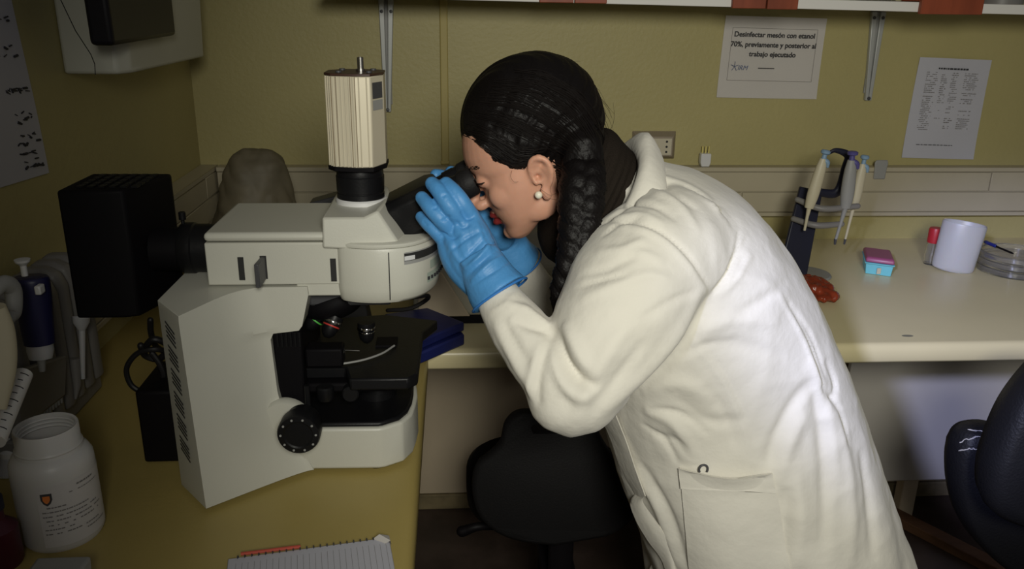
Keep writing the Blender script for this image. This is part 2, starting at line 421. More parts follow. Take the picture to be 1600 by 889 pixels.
# ---- papers
def sheet(name, pts, m, label, off=.0015, n=10, curl=.0):
    """paper on the back wall from its four photo corners (tl, tr, br, bl)"""
    C4 = [at(p[0], p[1], y=YB-off) for p in pts]; t = thing(name, label, 'paper notice', C4[3])
    rows = []
    for i in range(n+1):
        v = i/n; rows.append([C4[3].lerp(C4[0], v).lerp(C4[2].lerp(C4[1], v), j/n)+V((0, -curl*abs(2*v-1)**3*(1+.3*math.sin(6*j/n)), 0)) for j in range(n+1)])
    MB().grid(rows, .0006, (0, -1, 0)).build('sheet', m, t)
    return t, C4
t, C4 = sheet('paper_notice', [(1134, 24), (1292, 29), (1275, 155), (1119, 152)], 'paper', 'printed notice in Spanish about disinfecting the bench with ethanol', curl=.003)
def onp(C4, u, v, d=.0008): return C4[3].lerp(C4[2], u).lerp(C4[0].lerp(C4[1], u), v)+V((0, -d-.0045, 0))
xd = (C4[1]-C4[0]).normalized(); yd = (C4[0]-C4[3]).normalized()
mb = MB()
for s_, v in (('Desinfectar mesón con etanol', .755), ('70%, previamente y posterior al', .635), ('trabajo ejecutado', .52)):
    text_mesh(s_, .0183, onp(C4, .5, v), xd, yd, mb, align='CENTER', bold=.0004)
mb.build('printed_text', 'ink', t, smooth=False)
mb = MB(); text_mesh('IRM', .017, onp(C4, .17, .35), xd, yd, mb, shear=.25)
for k in range(5):
    a = k*2*math.pi/5+.3; c0 = onp(C4, .14, .39); mb.tube([c0, c0+xd*(.011*math.cos(a))+yd*(.013*math.sin(a))], .0008, n=6)
mb.build('logo', 'blueink', t, smooth=False)
mb = MB(); text_mesh('www.laboratorio - instituto', .0045, onp(C4, .46, .372), xd, yd, mb, align='CENTER')
for k in range(1): pass
mb.v = []; mb.f = []; mb.mi = []
for k in range(14): a = onp(C4, .38+k*.0115, .375); mb.box(tuple(a-V((.0014, .0003, .0012))), tuple(a+V((.0014, .0003, .0012))))
mb.build('footer_line', 'ink', t, smooth=False)
mb = MB()
for (u0, v0, u1, v1) in ((.08, .86, .92, .86), (.08, .22, .92, .22), (.08, .22, .08, .86), (.92, .22, .92, .86)): mb.tube([onp(C4, u0, v0), onp(C4, u1, v1)], .0003, n=4)
mb.build('frame_line', 'greyink', t)
t, C4 = sheet('paper_notice', [(1437, 89), (1549, 94), (1520, 249), (1408, 246)], 'paperl', 'closely printed form sheet taped to the wall, right of the bracket', curl=.003)
xd = (C4[1]-C4[0]).normalized(); yd = (C4[0]-C4[3]).normalized(); rnd = random.Random(3)
def line_run(mb, u0, u1, v, hgt, dens=.8, C=None, word=.02):
    u = u0
    while u < u1:
        l = rnd.uniform(.4, 1.5)*word
        if rnd.random() < dens:
            a = onp(C, u, v); b = onp(C, min(u+l, u1), v); mb.loft([[a-yd*hgt, a+yd*hgt], [b-yd*hgt, b+yd*hgt]], cap=False, closed=False)
        u += l+word*.3
mb = MB(); line_run(mb, .28, .70, .90, .0022, 1, C4, .03); mb.build('heading', 'ink', t, smooth=False)
mb = MB(); line_run(mb, .16, .66, .14, .0009, 1, C4, .04); mb.build('footer', 'ink', t, smooth=False)
mb = MB()
for k in range(30):
    v = .86-k*.0195
    for (a, b) in ((.13, .30), (.34, .44), (.48, .60), (.66, .86)):
        if rnd.random() < (.9 if (v > .55 or a < .2) else .45): line_run(mb, a, b-rnd.random()*.05, v, .0009, .75, C4, .018)
mb.build('printed_text', 'greyink', t, smooth=False)

# paper sheet on the left wall
P = [at(18, 0, x=XL+.002), at(76, 270, x=XL+.002)]
pb = at(0, 293, x=XL+.002)
t = thing('paper_notice', 'printed sheet with diagrams taped to the left wall', 'paper notice', P[1])
dn = (P[1]-P[0]); sd = (pb-P[1]).normalized()*.30; C4 = [P[0]+sd-dn*.12, P[0]-dn*.12, P[1], P[1]+sd]
rows = [[C4[3].lerp(C4[0], i/8).lerp(C4[2].lerp(C4[1], i/8), j/8)+V((.001*math.sin(5*i/8)+.001, 0, 0)) for j in range(9)] for i in range(9)]
MB().grid(rows, .0006, (1, 0, 0)).build('sheet', 'paperl', t)
mb = MB(); rnd = random.Random(5)
def onl(u, v): return C4[3].lerp(C4[2], u).lerp(C4[0].lerp(C4[1], u), v)+V((.0026, 0, 0))
for k in range(60):
    u = rnd.uniform(.72, .93); v = rnd.choice([.06, .1, .14, .18, .22, .3, .34, .45, .62, .66, .8])+rnd.uniform(-.01, .01)
    a = onl(u, v); b = onl(u+rnd.uniform(.01, .045), v+rnd.uniform(-.012, .012))
    mb.tube([a, b], rnd.choice([.0008, .0012, .002]), n=5)
mb.build('printed_text', 'ink', t)

# ---- wall dispenser, white body with smoked window
t = thing('paper_towel_dispenser', 'white wall dispenser with a dark smoked window, upper left', 'dispenser', (XL, 1.7, 1.4))
A = at(100, 116, x=XL); B = at(178, 112, x=XL+.11); Cn = at(268, 62, x=XL+.10)
ya = A.y; zb = A.z
# body profile in plan: from the wall at its near side outwards
yb_ = 2.08
bod = [(XL, ya), (XL+.10, ya+.004), (XL+.118, ya+.03), (XL+.12, ya+.08), (XL+.12, yb_-.03), (XL+.10, yb_), (XL, yb_)]
MB().loft([[V((x if z > zb+.02 else XL+(x-XL)*.9, y, z)) for x, y in bod] for z in (zb, zb+.012, zb+.3)]).build('body', 'disp', t, bevel=.006, seg=3)
q0 = at(150, 0, x=XL+.121); q1 = at(165, 72, x=XL+.125); q2 = at(266, 60, x=XL+.125)
win = [(q1.y, q1.z-.0), (q2.y, q1.z+.004), (q2.y+.004, q1.z+.3), (q0.y-.006, q1.z+.3)]
MB().prism([V((XL+.10, y, z)) for y, z in win], (0, 0, 0), (.038, 0, 0)).build('window', 'smoke', t, bevel=.008, seg=3)
mb = MB(); s0 = [at(95, 0, x=XL+.1213), at(118, 48, x=XL+.1213), at(142, 85, x=XL+.1213), at(148, 100, x=XL+.1213), at(149, 117, x=XL+.1213)]
mb.tube(s0, .0007, n=6); mb.build('seam', 'slot', t)

# ---- socket, plug
t = thing('wall_socket', 'grey-framed double wall socket behind the coat collar', 'wall socket', at(1025, 228, y=YB))
a = at(990, 206, y=YB-.02); b = at(1056, 250, y=YB-.02)
x0, x1, z1, z0 = a.x, b.x, a.z, b.z
MB().loft([[V((x0, YB, z0)), V((x1, YB, z0)), V((x1, YB, z1)), V((x0, YB, z1))], [V((x0+.012, YB-.030, z0+.012)), V((x1-.014, YB-.030, z0+.012)), V((x1-.014, YB-.030, z1-.012)), V((x0+.012, YB-.030, z1-.012))]]).build('frame', 'socket', t, bevel=.002)
MB().box((x0+.016, YB-.033, z0+.016), (x1-.018, YB-.029, z1-.016)).build('plate', 'socketw', t, bevel=.001)
for k, (fx) in enumerate((.42, .74)):
    for dz in (-.014, 0, .014): MB().lathe([(0, 0), (.0032, 0), (.0032, .0006), (0, .0006)], (x0+(x1-x0)*fx, YB-.033, (z0+z1)/2+dz), (0, -1, 0), n=12).build('hole', 'slot', t)
p = at(1101, 251, y=YB-.02)
t = thing('plug_adapter', 'white plug with its pins up, standing on the trunking', 'plug', (p.x, YB-.02, 1.0905))
MB().loft([[V((p.x+sx*w_, YB-.021+sy*.011, z)) for sx, sy in ((-1, -1), (1, -1), (1, 1), (-1, 1))] for z, w_ in ((1.0905, .011), (1.102, .0145), (1.124, .0145), (1.127, .0125))]).build('body', 'white', t, bevel=.002)
for dx in (-.009, 0, .009): MB().cyl((p.x+dx, YB-.021, 1.127), (p.x+dx, YB-.021, 1.146), .0021, n=10).build('pin', 'yel', t)
# small translucent clip hanging over the trunking
p = at(1378, 255, y=YB-.045)
o = MB().loft([[V((p.x+sx*w_, YB-.0415+sy*.0025-.001, z)) for sx, sy in ((-1, -1), (1, -1), (1, 1), (-1, 1))] for z, w_ in ((1.058, .0165), (1.09, .018), (1.104, .02), (1.112, .016))]).build('sponge_tab', 'grey', bevel=.003)
tag(o, 'small grey tab hanging over the trunking beside the pipette stand', 'tab')

# ================================================================== MICROSCOPE
mc = thing('microscope', 'large grey-white laboratory microscope with a camera on top, on the yellow worktop', 'microscope', (-.13, 1.17, H))
AX, AY = -.132, 1.17
# base block with rounded front end
z0, z1 = H+.006, .944
bp = [(-.30, 1.075), (-.218, 1.070), (-.112, 1.068), (-.104, 1.070), (-.078, 1.086), (-.066, 1.11), (-.062, 1.14), (-.060, 1.17), (-.062, 1.20), (-.066, 1.23), (-.078, 1.254), (-.104, 1.27), (-.30, 1.27)]
MB().loft([[V((x*1., y, z)) for x, y in bp] for z in (z0, z1)]).build('base', 'mic', mc, bevel=.004, seg=3)
tp = [(-.236, 1.076), (-.112, 1.0745), (-.106, 1.076), (-.083, 1.091), (-.072, 1.112), (-.067, 1.14), (-.066, 1.17), (-.067, 1.20), (-.072, 1.228), (-.083, 1.249), (-.108, 1.264), (-.236, 1.264)]
MB().loft([[V((x, y, z)) for x, y in tp] for z in (z1-.002, z1+.006)]).build('base_top', 'micb', mc, bevel=.003, seg=2)
MB().lathe([(.030, 0), (.030, .012), (.024, .016), (.020, .017), (.018, .012), (0, .012)], (AX+.01, AY, z1+.005)).build('field_lens', 'micb', mc)
for s in ((-.118, 1.09), (-.118, 1.25), (-.34, 1.03), (-.33, 1.27)): MB().lathe([(.011, 0), (.012, .006), (.010, .009)], (s[0], s[1], H), n=20).build('foot', 'rubber', mc)
# arm: flared foot, lofted from the bench up
lv = []
for z, m_, f_, y0 in ((.880, (-.216, 1.067), -.205, .976), (.892, (-.222, 1.069), -.211, .976), (.915, (-.238, 1.073), -.228, .976), (.95, (-.252, 1.077), -.242, .976), (1.0, (-.262, 1.080), -.250, .976), (1.075, (-.272, 1.083), -.254, .976),
                      (1.084, (-.274, 1.083), -.250, .976), (1.088, (-.275, 1.084), -.215, .976), (1.095, (-.276, 1.084), -.210, .976), (1.14, (-.286, 1.085), -.199, .976), (1.151, (-.288, 1.085), -.200, .978)):
    t_ = (z-.88)/.27
    P0_, Mm, Fr = V((-.331-.006*t_, y0, z)), V((m_[0], m_[1], z)), V((f_, 1.084 if z > 1.0 else m_[1], z))
    ka, kb = .45, min(.035, .85*(Fr-Mm).length); A_ = Mm.lerp(P0_, ka); C_ = Mm+(Fr-Mm).normalized()*kb
    bez = [A_*(1-q)**2+Mm*2*q*(1-q)+C_*q*q for q in (0, .25, .5, .75, 1)]
    lv.append([V(q) for q in (P0_, *bez, Fr, (f_, 1.256, z), (m_[0], 1.257, z), (-.333, 1.30, z), (-.380, 1.27, z), (-.381, 1.037, z))])
MB().loft(lv).build('arm', 'mic', mc, bevel=.005, seg=3, ang=40)
# vents on the rear face, six groups of three slanted slots
ve = MB(); e0 = V((-.334, .976, 0)); e1 = V((-.3815, 1.037, 0)); tn = (e1-e0).normalized(); nn = V((-tn.y, tn.x, 0)); nn = nn if nn.x < 0 else -nn
for g in range(6):
    zc = 1.128-g*.0325
    for k in range(4):
        a = e0+tn*.024+nn*.0016+V((0, 0, zc-k*.0062-.008)); b = e0+tn*.052+nn*.0016+V((0, 0, zc-k*.0062+.001))
        ve.loft([[a, a+V((0, 0, .0022)), b+V((0, 0, .0022)), b], [q+nn*.0006 for q in (a, a+V((0, 0, .0022)), b+V((0, 0, .0022)), b)]])
ve.build('vent_slots', 'slot', mc, smooth=False)
# dark inner front of the stand with focus rack
MB().box((-.254, 1.092, .94), (-.214, 1.25, 1.135)).build('focus_block', 'micm', mc, bevel=.004)
mb = MB()
for k in range(6): mb.box((-.247+k*.006, 1.088, 1.062), (-.2445+k*.006, 1.094, 1.084))
mb.build('rack_teeth', 'micb', mc)
# focus knob with collar
k0 = at(436, 672, y=1.058)
MB().lathe([(.0, 0), (.036, 0), (.037, .010), (.034, .016), (0, .017)], (k0.x+.006, 1.083, k0.z+.002), (0, -1, 0)).build('knob_collar', 'mic', mc)
kc = at(466, 680, y=1.02)
kn = MB().lathe([(.0, 0), (.024, 0), (.0245, .018), (.0285, .020), (.0290, .040), (.0275, .044), (.020, .0445), (.018, .043), (0, .043)], (kc.x, 1.064, kc.z), (0, -1, 0)).build('focus_knob', 'micb', mc)
mb = MB()
for k in range(10): a = k*math.pi/5; mb.lathe([(0, 0), (.0016, 0), (.0016, .001), (0, .001)], (kc.x+.0235*math.cos(a), 1.0197, kc.z+.0235*math.sin(a)), (0, -1, 0), n=8)
mb.build('knob_dots', 'grey', kn)
# substage: carrier, condenser, lever
MB().box((-.215, 1.10, .985), (-.09, 1.24, 1.000)).build('substage_carrier', 'micm', mc, bevel=.004)
MB().lathe([(.022, 0), (.030, .006), (.030, .018), (.024, .030), (.024, .036)], (AX+.012, AY, .955)).build('condenser', 'micb', mc)
MB().lathe([(0, 0), (.012, 0), (.012, .014), (.010, .016), (0, .016)], (-.150, 1.098, .990), (0, -1, 0), n=24).build('condenser_knob', 'micb', mc)
MB().cyl((-.208, 1.075, .975), (-.208, 1.075, 1.01), .004, n=12).build('stage_shaft', 'micb', mc)
MB().lathe([(.011, 0), (.012, .002), (.012, .018), (.010, .02)], (-.185, 1.088, .982)).build('stage_knob', 'micb', mc)
# stage
s1 = at(543, 580, y=1.075); s2 = at(638, 578, y=1.075)
zt = 1.018
st_ = [(-.225, 1.115), (s1.x-.008, 1.115), (s1.x+.002, 1.075), (s2.x, 1.075), (s2.x+.012, 1.09), (s2.x+.014, 1.25), (-.03, 1.30), (-.12, 1.33), (-.225, 1.31)]
MB().loft([[V((x, y, z)) for x, y in st_] for z in (zt-.018, zt)]).build('stage', 'micb', mc, bevel=.003)
# slide holder: curved chrome arm and rail
g0, g1, g2 = at(487, 556, z=zt+.004), at(560, 564, z=zt+.004), at(616, 540, z=zt+.004)
MB().tube([g0, at(520, 568, z=zt+.004), g1, at(595, 553, z=zt+.004), g2], .0016, n=8, res=30).build('slide_clip', 'grey', mc)
a = at(484, 548, z=zt+.012); b = at(510, 549, z=zt+.012); MB().tube([a, b], .0022, n=8).build('slide_rail', 'steel', mc)
a = at(540, 547, z=zt+.010); b = at(562, 548, z=zt+.010); MB().tube([a, b], .0012, n=8).build('slide_rail', 'steel', mc)
MB().box(tuple(at(478, 575, y=1.10)-V((0, 0, .0))), tuple(at(478, 575, y=1.10)+V((.052, .03, .028)))).build('slide_carrier', 'micm', mc, bevel=.003)
a = at(600, 535, z=zt+.002); MB().box((a.x-.012, a.y-.014, zt), (a.x+.020, a.y+.02, zt+.003)).build('slide_glass', 'micm', mc)
# nosepiece and objectives
nz = V((-.35, 0, 1)).normalized()
nc = V((AX-.040, AY, 1.092))
MB().lathe([(.0, -.012), (.030, -.010), (.047, .002), (.052, .010), (.052, .020), (.048, .026), (0, .028)], nc, nz).build('nosepiece', 'micm', mc)
MB().box((AX-.075, AY-.045, 1.108), (AX+.040, AY+.045, 1.137)).build('nosepiece_mount', 'dgrey', mc, bevel=.004)
def objective(org, d, ring, nm='objective'):
    d = V(d).normalized(); o = MB().lathe([(.0, 0), (.0125, 0), (.0130, .006), (.0120, .010), (.0118, .018), (.0100, .026), (.006, .031), (.003, .033), (0, .033)], org, d, n=28).build(nm, 'micb', mc)
    MB().lathe([(.0133, .0065), (.0136, .007), (.0136, .0105), (.0133, .011)], org, d, n=28, cap=False).build('band', 'chrome', o)
    MB().lathe([(.0121, .0135), (.0123, .0138), (.0123, .0152), (.0121, .0156)], org, d, n=28, cap=False).build('colour_ring', ring, o)
a = at(572, 503, y=1.155); objective(a, (0, 0, -1), 'chrome')
a = at(524, 494, y=1.135); objective(a, (-.35, -.35, -.75), 'red')
a = at(503, 487, y=1.15); objective(a, (-.72, -.25, -.8), 'green')
# upper housing (reflected light arm)
x0, x1 = -.331, -.105
MB().box((x0, 1.088, 1.153), (x1, 1.262, 1.212)).build('lamp_arm', 'mic', mc, bevel=.002)
MB().box((x0, 1.086, 1.2135), (x1, 1.264, 1.226)).build('lamp_arm_cover', 'mic', mc, bevel=.006, seg=3)
MB().box((-.215, 1.090, 1.136), (-.10, 1.26, 1.155)).build('arm_underside', 'mic', mc, bevel=.002)
for (px, py) in ((377, 420), (521, 422)):
    a = at(px, py, y=1.087); MB().box((a.x-.0038, 1.0868, a.z-.016), (a.x+.0038, 1.090, a.z+.016)).build('slot', 'slot', mc)
a = at(412, 418, y=1.087); MB().box((a.x-.0042, 1.0868, a.z-.016), (a.x+.0042, 1.090, a.z+.016)).build('slot', 'slot', mc)
b = at(403, 430, y=1.055)
MB().loft([[V((a.x-.003, 1.088, a.z-.015)), V((a.x+.003, 1.088, a.z-.015)), V((a.x+.003, 1.088, a.z+.015)), V((a.x-.003, 1.088, a.z+.015))],
           [V((b.x-.003, 1.050, b.z-.016)), V((b.x+.003, 1.050, b.z-.016)), V((b.x+.003, 1.050, b.z+.016)), V((b.x-.003, 1.050, b.z+.016))]]).build('filter_slider', 'dgrey', mc, bevel=.001)
# turret housing with bulging front
fp = cat_rom([(-.158, 1.089), (-.150, 1.080), (-.128, 1.0715), (-.098, 1.069), (-.066, 1.077), (-.042, 1.098), (-.027, 1.130), (-.022, 1.17), (-.027, 1.21), (-.045, 1.245), (-.08, 1.268), (-.158, 1.272)], 46)
MB().loft([[V((AX+(x-AX)*k, AY+(y-AY)*k, z)) for x, y in fp] for z, k in ((1.130, .93), (1.136, .975), (1.150, 1), (1.203, 1), (1.207, .985))]).build('turret_housing', 'mic', mc, ang=50)
MB().loft([[V((AX+(x-AX)*k, AY+(y-AY)*k, z)) for x, y in fp] for z, k in ((1.2075, .975), (1.2095, .985), (1.2125, .98), (1.214, .95))]).build('turret_cover', 'mic', mc, ang=50)
mb = MB(); 
for k in range(2): pass
a = at(607, 395, y=1.0675); mb.box((a.x-.0006, 1.0685, 1.137), (a.x+.0006, 1.0705, 1.203)); mb.build('seam', 'slot', mc)
def wrap(pxs, pz0, pz1, k=1.012):
    """strip that follows the turret's wall between two angles"""
    return [[V((AX+(x-AX)*k, AY+(y-AY)*k, z)) for z in (pz0, pz1)] for x, y in pxs]
arc = [q for q in fp if q[0] > -.070 and q[1] < 1.165]
MB().grid(wrap(arc, 1.184, 1.201, 1.004)).build('window_frame', 'grey', mc)
MB().grid(wrap(arc, 1.189, 1.1995, 1.010)).build('index_window', 'slot', mc)
MB().grid(wrap(arc[:3], 1.190, 1.196, 1.016)).build('index_number', 'white', mc)
arc2 = [q for q in fp if q[0] > -.040 and q[1] < 1.165]
MB().grid(wrap(arc2, 1.150, 1.164, 1.006)).build('type_label', 'label', mc); MB().grid(wrap(arc2[1:], 1.168, 1.180, 1.006)).build('type_label', 'label', mc)
mb = MB()
for q in arc2[:-1]: mb.add([V((AX+(q[0]-AX)*1.013, AY+(q[1]-AY)*1.013, z)) for z in (1.154, 1.159)]+[V((AX+(q[0]+.003-AX)*1.013, AY+(q[1]+.003-AY)*1.013, z)) for z in (1.159, 1.154)], [(0, 1, 2, 3)])
mb.build('label_marks', 'ink', mc)
# trinocular head
yh = 1.082
f = [at(503, 340, y=yh), at(568, 340, y=yh), at(590, 329, y=yh+.008), at(623, 379, y=yh+.004), at(606, 392, y=yh-.004), at(504, 388, y=yh-.004)]
near = [V(q) for q in f]
zm = 1.249-(near[0].z+near[1].z)/2
far = [V((q.x, 2*AY-q.y, q.z)) for q in near]
mid1 = [V((q.x, 1.14, q.z+(zm if i in (0, 1) else zm*.6 if i == 2 else 0))) for i, q in enumerate(near)]
mid2 = [V((q.x, 2*AY-1.14, q.z+(zm if i in (0, 1) else zm*.6 if i == 2 else 0))) for i, q in enumerate(near)]
for A_ in (mid1, mid2): A_[3].x += .012; A_[4].x += .012; A_[2].x += .006
MB().loft([near, mid1, mid2, far]).build('trinocular_head', 'mic', mc, bevel=.003, seg=2, ang=25)
MB().lathe([(.036, 0), (.036, .006), (.034, .008)], (AX+.001, AY, 1.248)).build('phototube_ring', 'white', mc)
MB().lathe([(.033, 0), (.033, .008), (.0322, .009), (.0322, .010), (.033, .011), (.0335, .032), (.0325, .033), (.0325, .040), (.031, .045)], (AX, AY, 1.255)).build('phototube', 'micb', mc)
# camera on top
cb = [(-.0385, -.006), (-.034, -.030), (-.018, -.038), (.010, -.040), (.026, -.034), (.036, -.004), (.036, .030), (.020, .040), (-.020, .040), (-.038, .028)]
cb = [(-.040, -.020), (-.030, -.035), (.002, -.043), (.022, -.040), (.0365, -.010), (.036, .030), (.020, .040), (-.020, .040), (-.040, .022)]
cc = V((AX+.001, AY, 0))
cm = MB().loft([[V((cc.x+x, cc.y+y, z)) for x, y in cb] for z in (1.3045, 1.424)]).build('camera', 'alu', mc, bevel=.0012, seg=1, ang=20)
MB().loft([[V((cc.x+x*1.03, cc.y+y*1.03, z)) for x, y in cb] for z in (1.2985, 1.3045)]).build('camera_base_plate', 'micm', cm, bevel=.001)
MB().loft([[V((cc.x+x*1.01, cc.y+y*1.01, z)) for x, y in cb] for z in (1.4243, 1.4275)]).build('camera_top_plate', 'brown', cm, bevel=.0006)
mb = MB()
def edge_pt(i, s): a = V((*cb[i], 0)); b = V((*cb[i+1], 0)); return cc+a.lerp(b, s)
for i, n_ in ((0, 3), (1, 6), (2, 2)):
    for k in range(n_):
        p = edge_pt(i, (k+.5)/n_); mb.tube([V((p.x, p.y, 1.305)), V((p.x, p.y, 1.4235))], .0011, n=6)
mb.build('cooling_fins', 'alu', cm)
mb = MB()
for i, n_ in ((0, 2), (1, 5)):
    for k in range(n_):
        p = edge_pt(i, (k+1)/n_); mb.tube([V((p.x, p.y, 1.306)), V((p.x, p.y, 1.4235))], .0006, n=5)
mb.build('fin_grooves', 'groove', cm)
MB().lathe([(.0065, 0), (.0065, .003), (.0045, .003), (.0045, .018), (.0035, .0185), (.003, .017), (0, .017)], (AX+.007, AY+.002, 1.4277), n=24).build('connector', 'steel', cm)
for (dx, dy) in ((-.02, -.02), (-.02, .02), (.02, -.022), (.022, .02)): MB().lathe([(.004, 0), (.004, .0022), (0, .0026)], (AX+dx, AY+dy, 1.4276), n=12).build('screw', 'dgrey', cm)
for (s0, s1, za, zb_, mm) in ((.1, .85, 1.395, 1.416, 'dgrey'), (.1, .85, 1.380, 1.393, 'grey')):
    a = cc+V((*cb[3], 0)).lerp(V((*cb[4], 0)), s0)+V((.0008, -.0004, 0)); b = cc+V((*cb[3], 0)).lerp(V((*cb[4], 0)), s1)+V((.0008, -.0004, 0))
    MB().add([V((a.x, a.y, za)), V((b.x, b.y, za)), V((b.x, b.y, zb_)), V((a.x, a.y, zb_))], [(0, 1, 2, 3)]).build('sticker', mm, cm)
# binocular body + eyepieces
b0 = at(618, 342, y=AY); b1 = at(700, 298, y=AY); d = (b1-b0).normalized(); upv = V((0, 1, 0)).cross(d); upv = upv if upv.z > 0 else -upv
def brick(s, hw, hh, up=0): c = b0+d*s+upv*up; return [c+V((0, sy*hw, 0))+upv*(sz*hh) for sy, sz in ((-1, -.7), (-1, .7), (-.75, 1), (.75, 1), (1, .7), (1, -.7), (.75, -1), (-.75, -1))]
MB().loft([brick(-.010, .044, .024), brick(.0, .050, .032), brick(.062, .052, .030), brick(.075, .050, .026)]).build('binocular_body', 'micb', mc, bevel=.003, ang=50)
MB().loft([brick(-.004, .046, .018, -.034), brick(.030, .046, .022, -.030), brick(.055, .044, .008, -.026)]).build('binocular_wedge', 'micb', mc, bevel=.003, ang=50)
for sy in (-1, 1):
    c0 = b0+d*.072+V((0, sy*.031, 0))+upv*.002
    ep = MB().lathe([(.0175, 0), (.0175, .012), (.0195, .014), (.0195, .030), (.0185, .032), (.0185, .038)], c0, d).build('eyepiece', 'micb', mc)
    MB().lathe([(.0188, .036), (.0205, .040), (.0205, .052), (.0190, .056), (.0160, .056), (.0150, .046), (0, .046)], c0, d).build('eyecup', 'rubber', ep)
# lamp house with collar
x0, y0, z0_, z1_ = -.507, 1.09, 1.108, 1.286
a = at(88, 293, y=1.10); b = at(117, 497, y=1.10); c_ = at(182, 292, y=1.10); e = at(265, 272, y=1.19)
lh = [(-.514, 1.10), (-.452, 1.10), (-.432, 1.106), (-.402, 1.20), (-.404, 1.215), (-.514, 1.215)]
ho = MB().loft([[V((x, y, z)) for x, y in lh] for z in (1.103, 1.280)]).build('lamp_house', 'micm', mc, bevel=.004, seg=3)
mb = MB()
for i in range(5):
    for j in range(6): mb.box((-.495+j*.014, 1.115+i*.018, 1.280), (-.487+j*.014, 1.128+i*.018, 1.2825))
mb.build('vent_grille', 'micb', ho)
q = at(223, 341, y=1.15); MB().lathe([(.003, 0), (.003, .0012), (0, .0012)], (q.x-.001, 1.13, q.z), (.95, -.3, 0), n=12).build('screw', 'slot', ho)
MB().cyl((-.42, AY-.01, 1.183), (-.375, AY-.01, 1.183), .031).build('lamp_collar', 'micm', mc)
MB().lathe([(.034, 0), (.036, .003), (.036, .018), (.034, .02), (.034, .05)], (-.382, AY-.01, 1.185), (1, 0, 0)).build('lamp_collar', 'micb', mc)
q = at(290, 352, y=AY); MB().lathe([(.0025, 0), (.0025, .008), (.0048, .009), (.0048, .019), (.004, .020)], (q.x, AY-.01, 1.217), n=20).build('clamp_screw', 'micb', mc)
o = MB().box((at(613, 615, z=H).x-.04, 1.235, H+.0003), (at(640, 615, z=H).x, 1.33, H+.0008)).build('green_card', 'greenglow'); tag(o, 'small green card on the worktop behind the microscope base', 'card')

# ---- power box and cables behind the arm
a = at(226, 726, z=H); 
t = thing('power_supply', 'black power supply box standing behind the microscope arm', 'power supply', (a.x+.06, a.y+.06, H))
zt_ = at(222, 612, y=a.y).z
MB().box((a.x, a.y, H+.003), (-.387, a.y+.11, zt_)).build('housing', 'black', t, bevel=.004)
for s in ((.015, .015), (.04, .015), (.015, .095), (.04, .095)): MB().lathe([(.006, 0), (.006, .004)], (a.x+s[0], a.y+s[1], H), n=12).build('foot', 'rubber', t)
def cable(pts, r, label, res=60):
    o = MB().tube([V(p) for p in pts], r, n=10, res=res, round_ends=True).build('cable', 'cable'); tag(o, label, 'cable', 'black cables'); return o
yc_ = 1.235
cable([at(235, 500, y=1.19), at(236, 520, y=1.20), at(243, 540, y=1.22), at(262, 552, y=1.26)], .0045, 'black cable dropping from the underside of the lamp house')
ya_ = a.y+.05
cable([at(222, 612, y=ya_)+V((0, 0, -.002)), at(204, 600, y=ya_), at(198, 575, y=ya_), at(215, 552, y=ya_), at(243, 546, y=ya_), at(270, 552, y=ya_+.02)], .004, 'black cable looped in a ring above the power supply')
cable([at(236, 612, y=ya_)+V((0, 0, -.002)), at(255, 592, y=ya_), at(250, 570, y=ya_), at(238, 552, y=ya_)], .0045, 'thick black cable rising from the power supply lid')
cable([at(225, 545, y=ya_+.01), at(240, 530, y=ya_), at(262, 540, y=ya_+.01), at(250, 560, y=ya_+.015), at(228, 556, y=ya_+.01), at(220, 540, y=ya_)], .005, 'bundled black cable coil behind the microscope arm')

# ---- olive plastic dust cover draped over a bottle, behind
ct = at(412, 300, y=1.95); bx, by = ct.x, 1.93
pts = [(345, 640), (350, 300), (372, 262), (392, 240), (425, 236), (438, 248), (470, 310), (500, 360)]
mb = MB(); rings = []
prof = [(H+.0, .140, .12), (.93, .130, .115), (.99, .115, .10), (1.04, .098, .09), (1.08, .086, .08), (1.12, .074, .07), (1.165, .060, .058), (1.186, .042, .04), (1.196, .018, .02)]
cx_ = [-.455, -.455, -.455, -.458, -.46, -.455, -.452, -.455, -.455]
for (z, rx, ry), cx in zip(prof, cx_):
    rings.append([V((cx+rx*math.cos(a)*(1+.07*math.sin(5*a+z*30)), by+ry*math.sin(a)*(1+.07*math.sin(4*a+z*20)), z)) for a in np.linspace(0, 2*math.pi, 40, endpoint=False)])
mb.loft(rings)
def pst(me):
    X = getv(me); N = getn(me); n = vnoise(X, 38, 3)*.016+np.abs(vnoise(X, 80, 5))*.011; n *= np.clip((X[:, 2]-H)/.03, 0, 1); setv(me, X+N*n[:, None])
o = fuse('dust_cover', mb, 'plastic_bag', None, .005, 6, pst); tag(o, 'crumpled olive plastic cover draped over something behind the microscope', 'plastic cover')
# dark folded binder behind the head
a = at(482, 318, y=1.60); b = at(531, 304, y=1.60)
o = MB().prism([V((a.x, 1.6, H+.001)), V((a.x+.11, 1.6, H+.001)), V((b.x+.002, 1.6, b.z)), V((a.x, 1.6, a.z))], (0, 0, 0), (0, .05, 0)).build('file_holder', 'dgrey', bevel=.003)
tag(o, 'dark grey upright file holder behind the microscope head', 'file holder')

